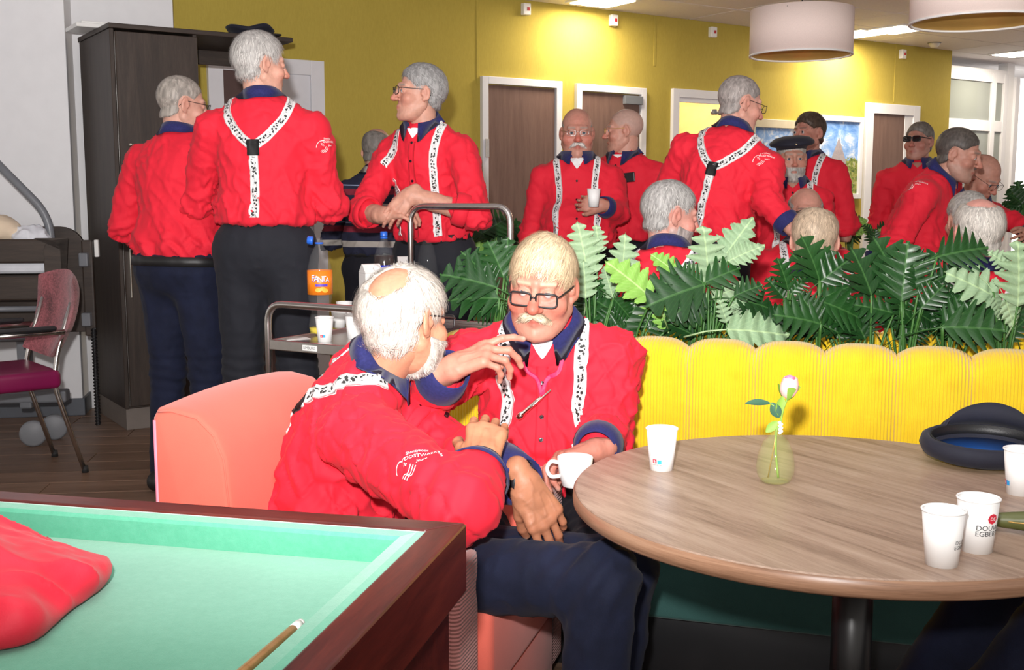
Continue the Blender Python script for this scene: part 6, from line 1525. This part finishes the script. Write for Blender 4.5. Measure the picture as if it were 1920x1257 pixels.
def plant(px, Y, label, leaves, z=.68, group='leafy plants in the planter', stems=True):
    b_ = at(px, 600, Y); t = empty('leafy_plant', (b_[0], b_[1], z), 0, label, 'plant', group)
    for lf in leaves: add_leaf(t, *lf)
    if stems:
        parts = []
        for (bx0, by0, *_r) in leaves:
            A = at(bx0, by0, _r[3] if len(_r) > 3 else Y)-np.array([b_[0], b_[1], z]); 
            if A[2] > .02: parts.append(tube_geo(spline([(A[0]*.15, A[1]*.2, -.01), (A[0]*.45, A[1]*.5, A[2]*.55), (A[0], A[1], A[2])], 8), .0035, 6))
        if parts: mk('stems', *geo_join(parts), 'stem_green', t, True)
    return t
Y0 = 3.42
def yo(px): return Y0-(px-1200)*.00042
def L_(bx0, by0, tx, ty, k, dy=0., tip=0.): return (bx0, by0, tx, ty, k, yo((bx0+tx)/2)+dy, None, tip)
plant(1110, yo(1110), 'silvery green lobed plant right beside the moustached man', [L_(1103, 520, 1086, 414, 'L'), L_(1122, 475, 1120, 420, 'L', .05), L_(1165, 520, 1176, 437, 'L', .04), L_(1098, 560, 1096, 488, 'L', -.04), L_(1150, 560, 1132, 500, 'L', .06)])
plant(1170, yo(1170), 'fresh light green leaves in the planter left of the silvery leaf', [L_(1222, 560, 1140, 484, 'G', -.10), L_(1268, 512, 1222, 474, 'G', .02), L_(1200, 600, 1195, 540, 'G', .04), L_(1252, 618, 1235, 560, 'G', .0)])
plant(1330, yo(1330), 'large silvery grey lobed plant with a tall upright leaf', [L_(1328, 535, 1326, 420, 'L', .0), L_(1352, 492, 1409, 404, 'L', .06), L_(1365, 490, 1434, 455, 'L', .02), L_(1335, 560, 1402, 528, 'L', .05), L_(1368, 575, 1402, 560, 'L')])
plant(1400, yo(1400), 'pale leaf arching low over the edge of the yellow bench', [L_(1362, 618, 1484, 622, 'L', -.12), L_(1362, 606, 1352, 560, 'L', -.08), L_(1385, 600, 1372, 566, 'L', .02)])
plant(1310, yo(1310), 'dark fingered plant below the large silvery leaf', [L_(1320, 534, 1212, 566, 'D', -.08, -.05), L_(1318, 530, 1270, 500, 'D', -.05), L_(1322, 530, 1388, 498, 'D', -.02), L_(1318, 540, 1255, 600, 'D', -.06, -.05), L_(1376, 556, 1430, 530, 'D', -.04), L_(1315, 536, 1216, 525, 'D', .0), L_(1378, 560, 1452, 575, 'D', .02), L_(1330, 548, 1300, 612, 'D', .05), L_(1352, 555, 1400, 600, 'D', .06)])
plant(1120, yo(1120), 'dark leafed plant low behind the shoulder of the moustached man', [L_(1115, 530, 1066, 548, 'D', .05), L_(1112, 528, 1142, 552, 'D', .05), L_(1158, 588, 1080, 545, 'D', .08), L_(1160, 590, 1115, 612, 'D', .02), L_(1165, 585, 1215, 612, 'D', .04), L_(1150, 560, 1185, 596, 'D', .0), L_(1200, 600, 1262, 590, 'D', .10)])
plant(1535, yo(1535), 'dark fingered plant in front of the blond head', [L_(1536, 526, 1512, 438, 'D', .0), L_(1538, 528, 1598, 482, 'D', .02), L_(1534, 530, 1490, 470, 'D', .04), L_(1539, 608, 1458, 584, 'D', -.10, -.04), L_(1538, 604, 1500, 548, 'D', -.06), L_(1541, 566, 1630, 596, 'D', -.02), L_(1542, 560, 1600, 530, 'D', .02), L_(1540, 545, 1552, 462, 'D', .04), L_(1530, 560, 1572, 606, 'D', -.02)])
plant(1475, yo(1475), 'mid green upright plant left of the blond head', [L_(1478, 546, 1464, 482, 'D', .0), L_(1470, 560, 1440, 520, 'D', .04), L_(1482, 552, 1512, 520, 'D', .02)])
plant(1634, yo(1634), 'dark fingered plant with one large upright leaf', [L_(1634, 555, 1606, 462, 'D', -.04), L_(1676, 588, 1604, 566, 'D', -.02), L_(1640, 560, 1596, 520, 'D', .04), L_(1645, 556, 1672, 482, 'D', .04)])
plant(1700, yo(1700), 'bushy dark green plant in front of the profile man at the right', [L_(1690, 566, 1704, 452, 'D', -.02), L_(1685, 540, 1648, 442, 'D', .04), L_(1757, 482, 1858, 456, 'D', .0), L_(1727, 578, 1772, 532, 'D', -.06), L_(1722, 546, 1718, 494, 'D', -.02), L_(1700, 520, 1760, 470, 'D', .06), L_(1740, 548, 1802, 556, 'D', .0), L_(1745, 530, 1805, 500, 'D', .04), L_(1694, 570, 1660, 505, 'D', .0), L_(1730, 520, 1690, 468, 'D', .06), L_(1715, 585, 1770, 612, 'D', .02), L_(1735, 560, 1790, 585, 'D', .05)])
plant(1770, yo(1770), 'dark plant leaning right in front of the second sunburnt head', [L_(1766, 612, 1832, 570, 'D', -.08), L_(1768, 614, 1888, 612, 'D', -.08, -.05), L_(1770, 600, 1810, 540, 'D', .0), L_(1800, 600, 1860, 560, 'D', .06), L_(1810, 615, 1880, 590, 'D', .04)])
plant(1885, yo(1885), 'pale silvery plant at the right edge behind the bench', [L_(1872, 560, 1778, 506, 'L', -.04), L_(1908, 575, 1918, 448, 'L', -.06), L_(1900, 505, 1856, 470, 'L', .02), L_(1885, 560, 1905, 618, 'L', -.06), L_(1862, 548, 1880, 600, 'L', -.04), L_(1930, 520, 1945, 440, 'L', .02)])
plant(925, 3.45, 'dark fingered plant between the trolley and the moustached man', [(932, 540, 826, 505, 'D', 3.35), (928, 536, 870, 466, 'D', 3.40), (945, 522, 918, 450, 'D', 3.42), (952, 515, 950, 446, 'D', 3.45), (936, 560, 838, 556, 'D', 3.34), (930, 550, 890, 500, 'D', 3.38), (940, 570, 880, 590, 'D', 3.36), (955, 540, 990, 480, 'D', 3.45)], z=.6)
# dense dark foliage low in the planter
for k, x0 in enumerate(range(1090, 1900, 100)):
    r = random.Random(40+k); lv = []
    for i in range(9):
        bx0 = x0+r.uniform(-40, 40); by0 = 625+r.uniform(-25, 5)+(bx0-1100)*.02; a = r.uniform(-1.2, 1.2); l = r.uniform(55, 95)
        lv.append((bx0, by0, bx0+l*math.sin(a), by0-l*math.cos(a)*.85, 'D', yo(bx0)+r.uniform(.0, .12), None, 0.))
    plant(x0, yo(x0)+.06, 'low dark foliage in the planter, %s clump from the left' % ('first', 'second', 'third', 'fourth', 'fifth', 'sixth', 'seventh', 'eighth', 'ninth')[k], lv)
# plants farther back
def bush(px, py, Y, w_, h_, n, label, kinds='D', seed=1, zb=.3):
    r = random.Random(seed); lv = []
    for i in range(n):
        a = r.uniform(-1.35, 1.35); l = r.uniform(.55, 1.); bx0 = px+r.uniform(-.12, .12)*w_; by0 = py-h_*r.uniform(.1, .55); lv.append((bx0, by0, bx0+w_*.5*math.sin(a)*l, by0-h_*.5*math.cos(a)*l+.05*h_, r.choice(kinds), Y+r.uniform(-.15, .15)))
    t = plant(px, Y, label, lv, z=zb, group='plants at the back of the hall')
    zc = max(.25, zb); lathe('pot', [(0, -zb), (.11, -zb), (.15, 0), (.13, 0), (.12, -.02), (0, -.02)], 'planter', t, 24)
    return t
bush(915, 500, 6.2, 150, 130, 22, 'dark green plant standing in front of the first brown door', 'DDDG', 1, .55)
bush(1592, 460, 6.9, 70, 80, 14, 'green plant beside the farthest painting', 'DGG', 2, .62)
bush(1638, 470, 6.6, 60, 80, 10, 'small green plant at the foot of the farthest door', 'DG', 3, .62)
bush(1915, 430, 6.8, 90, 110, 16, 'dark plant in front of the bright window', 'D', 4, .62)
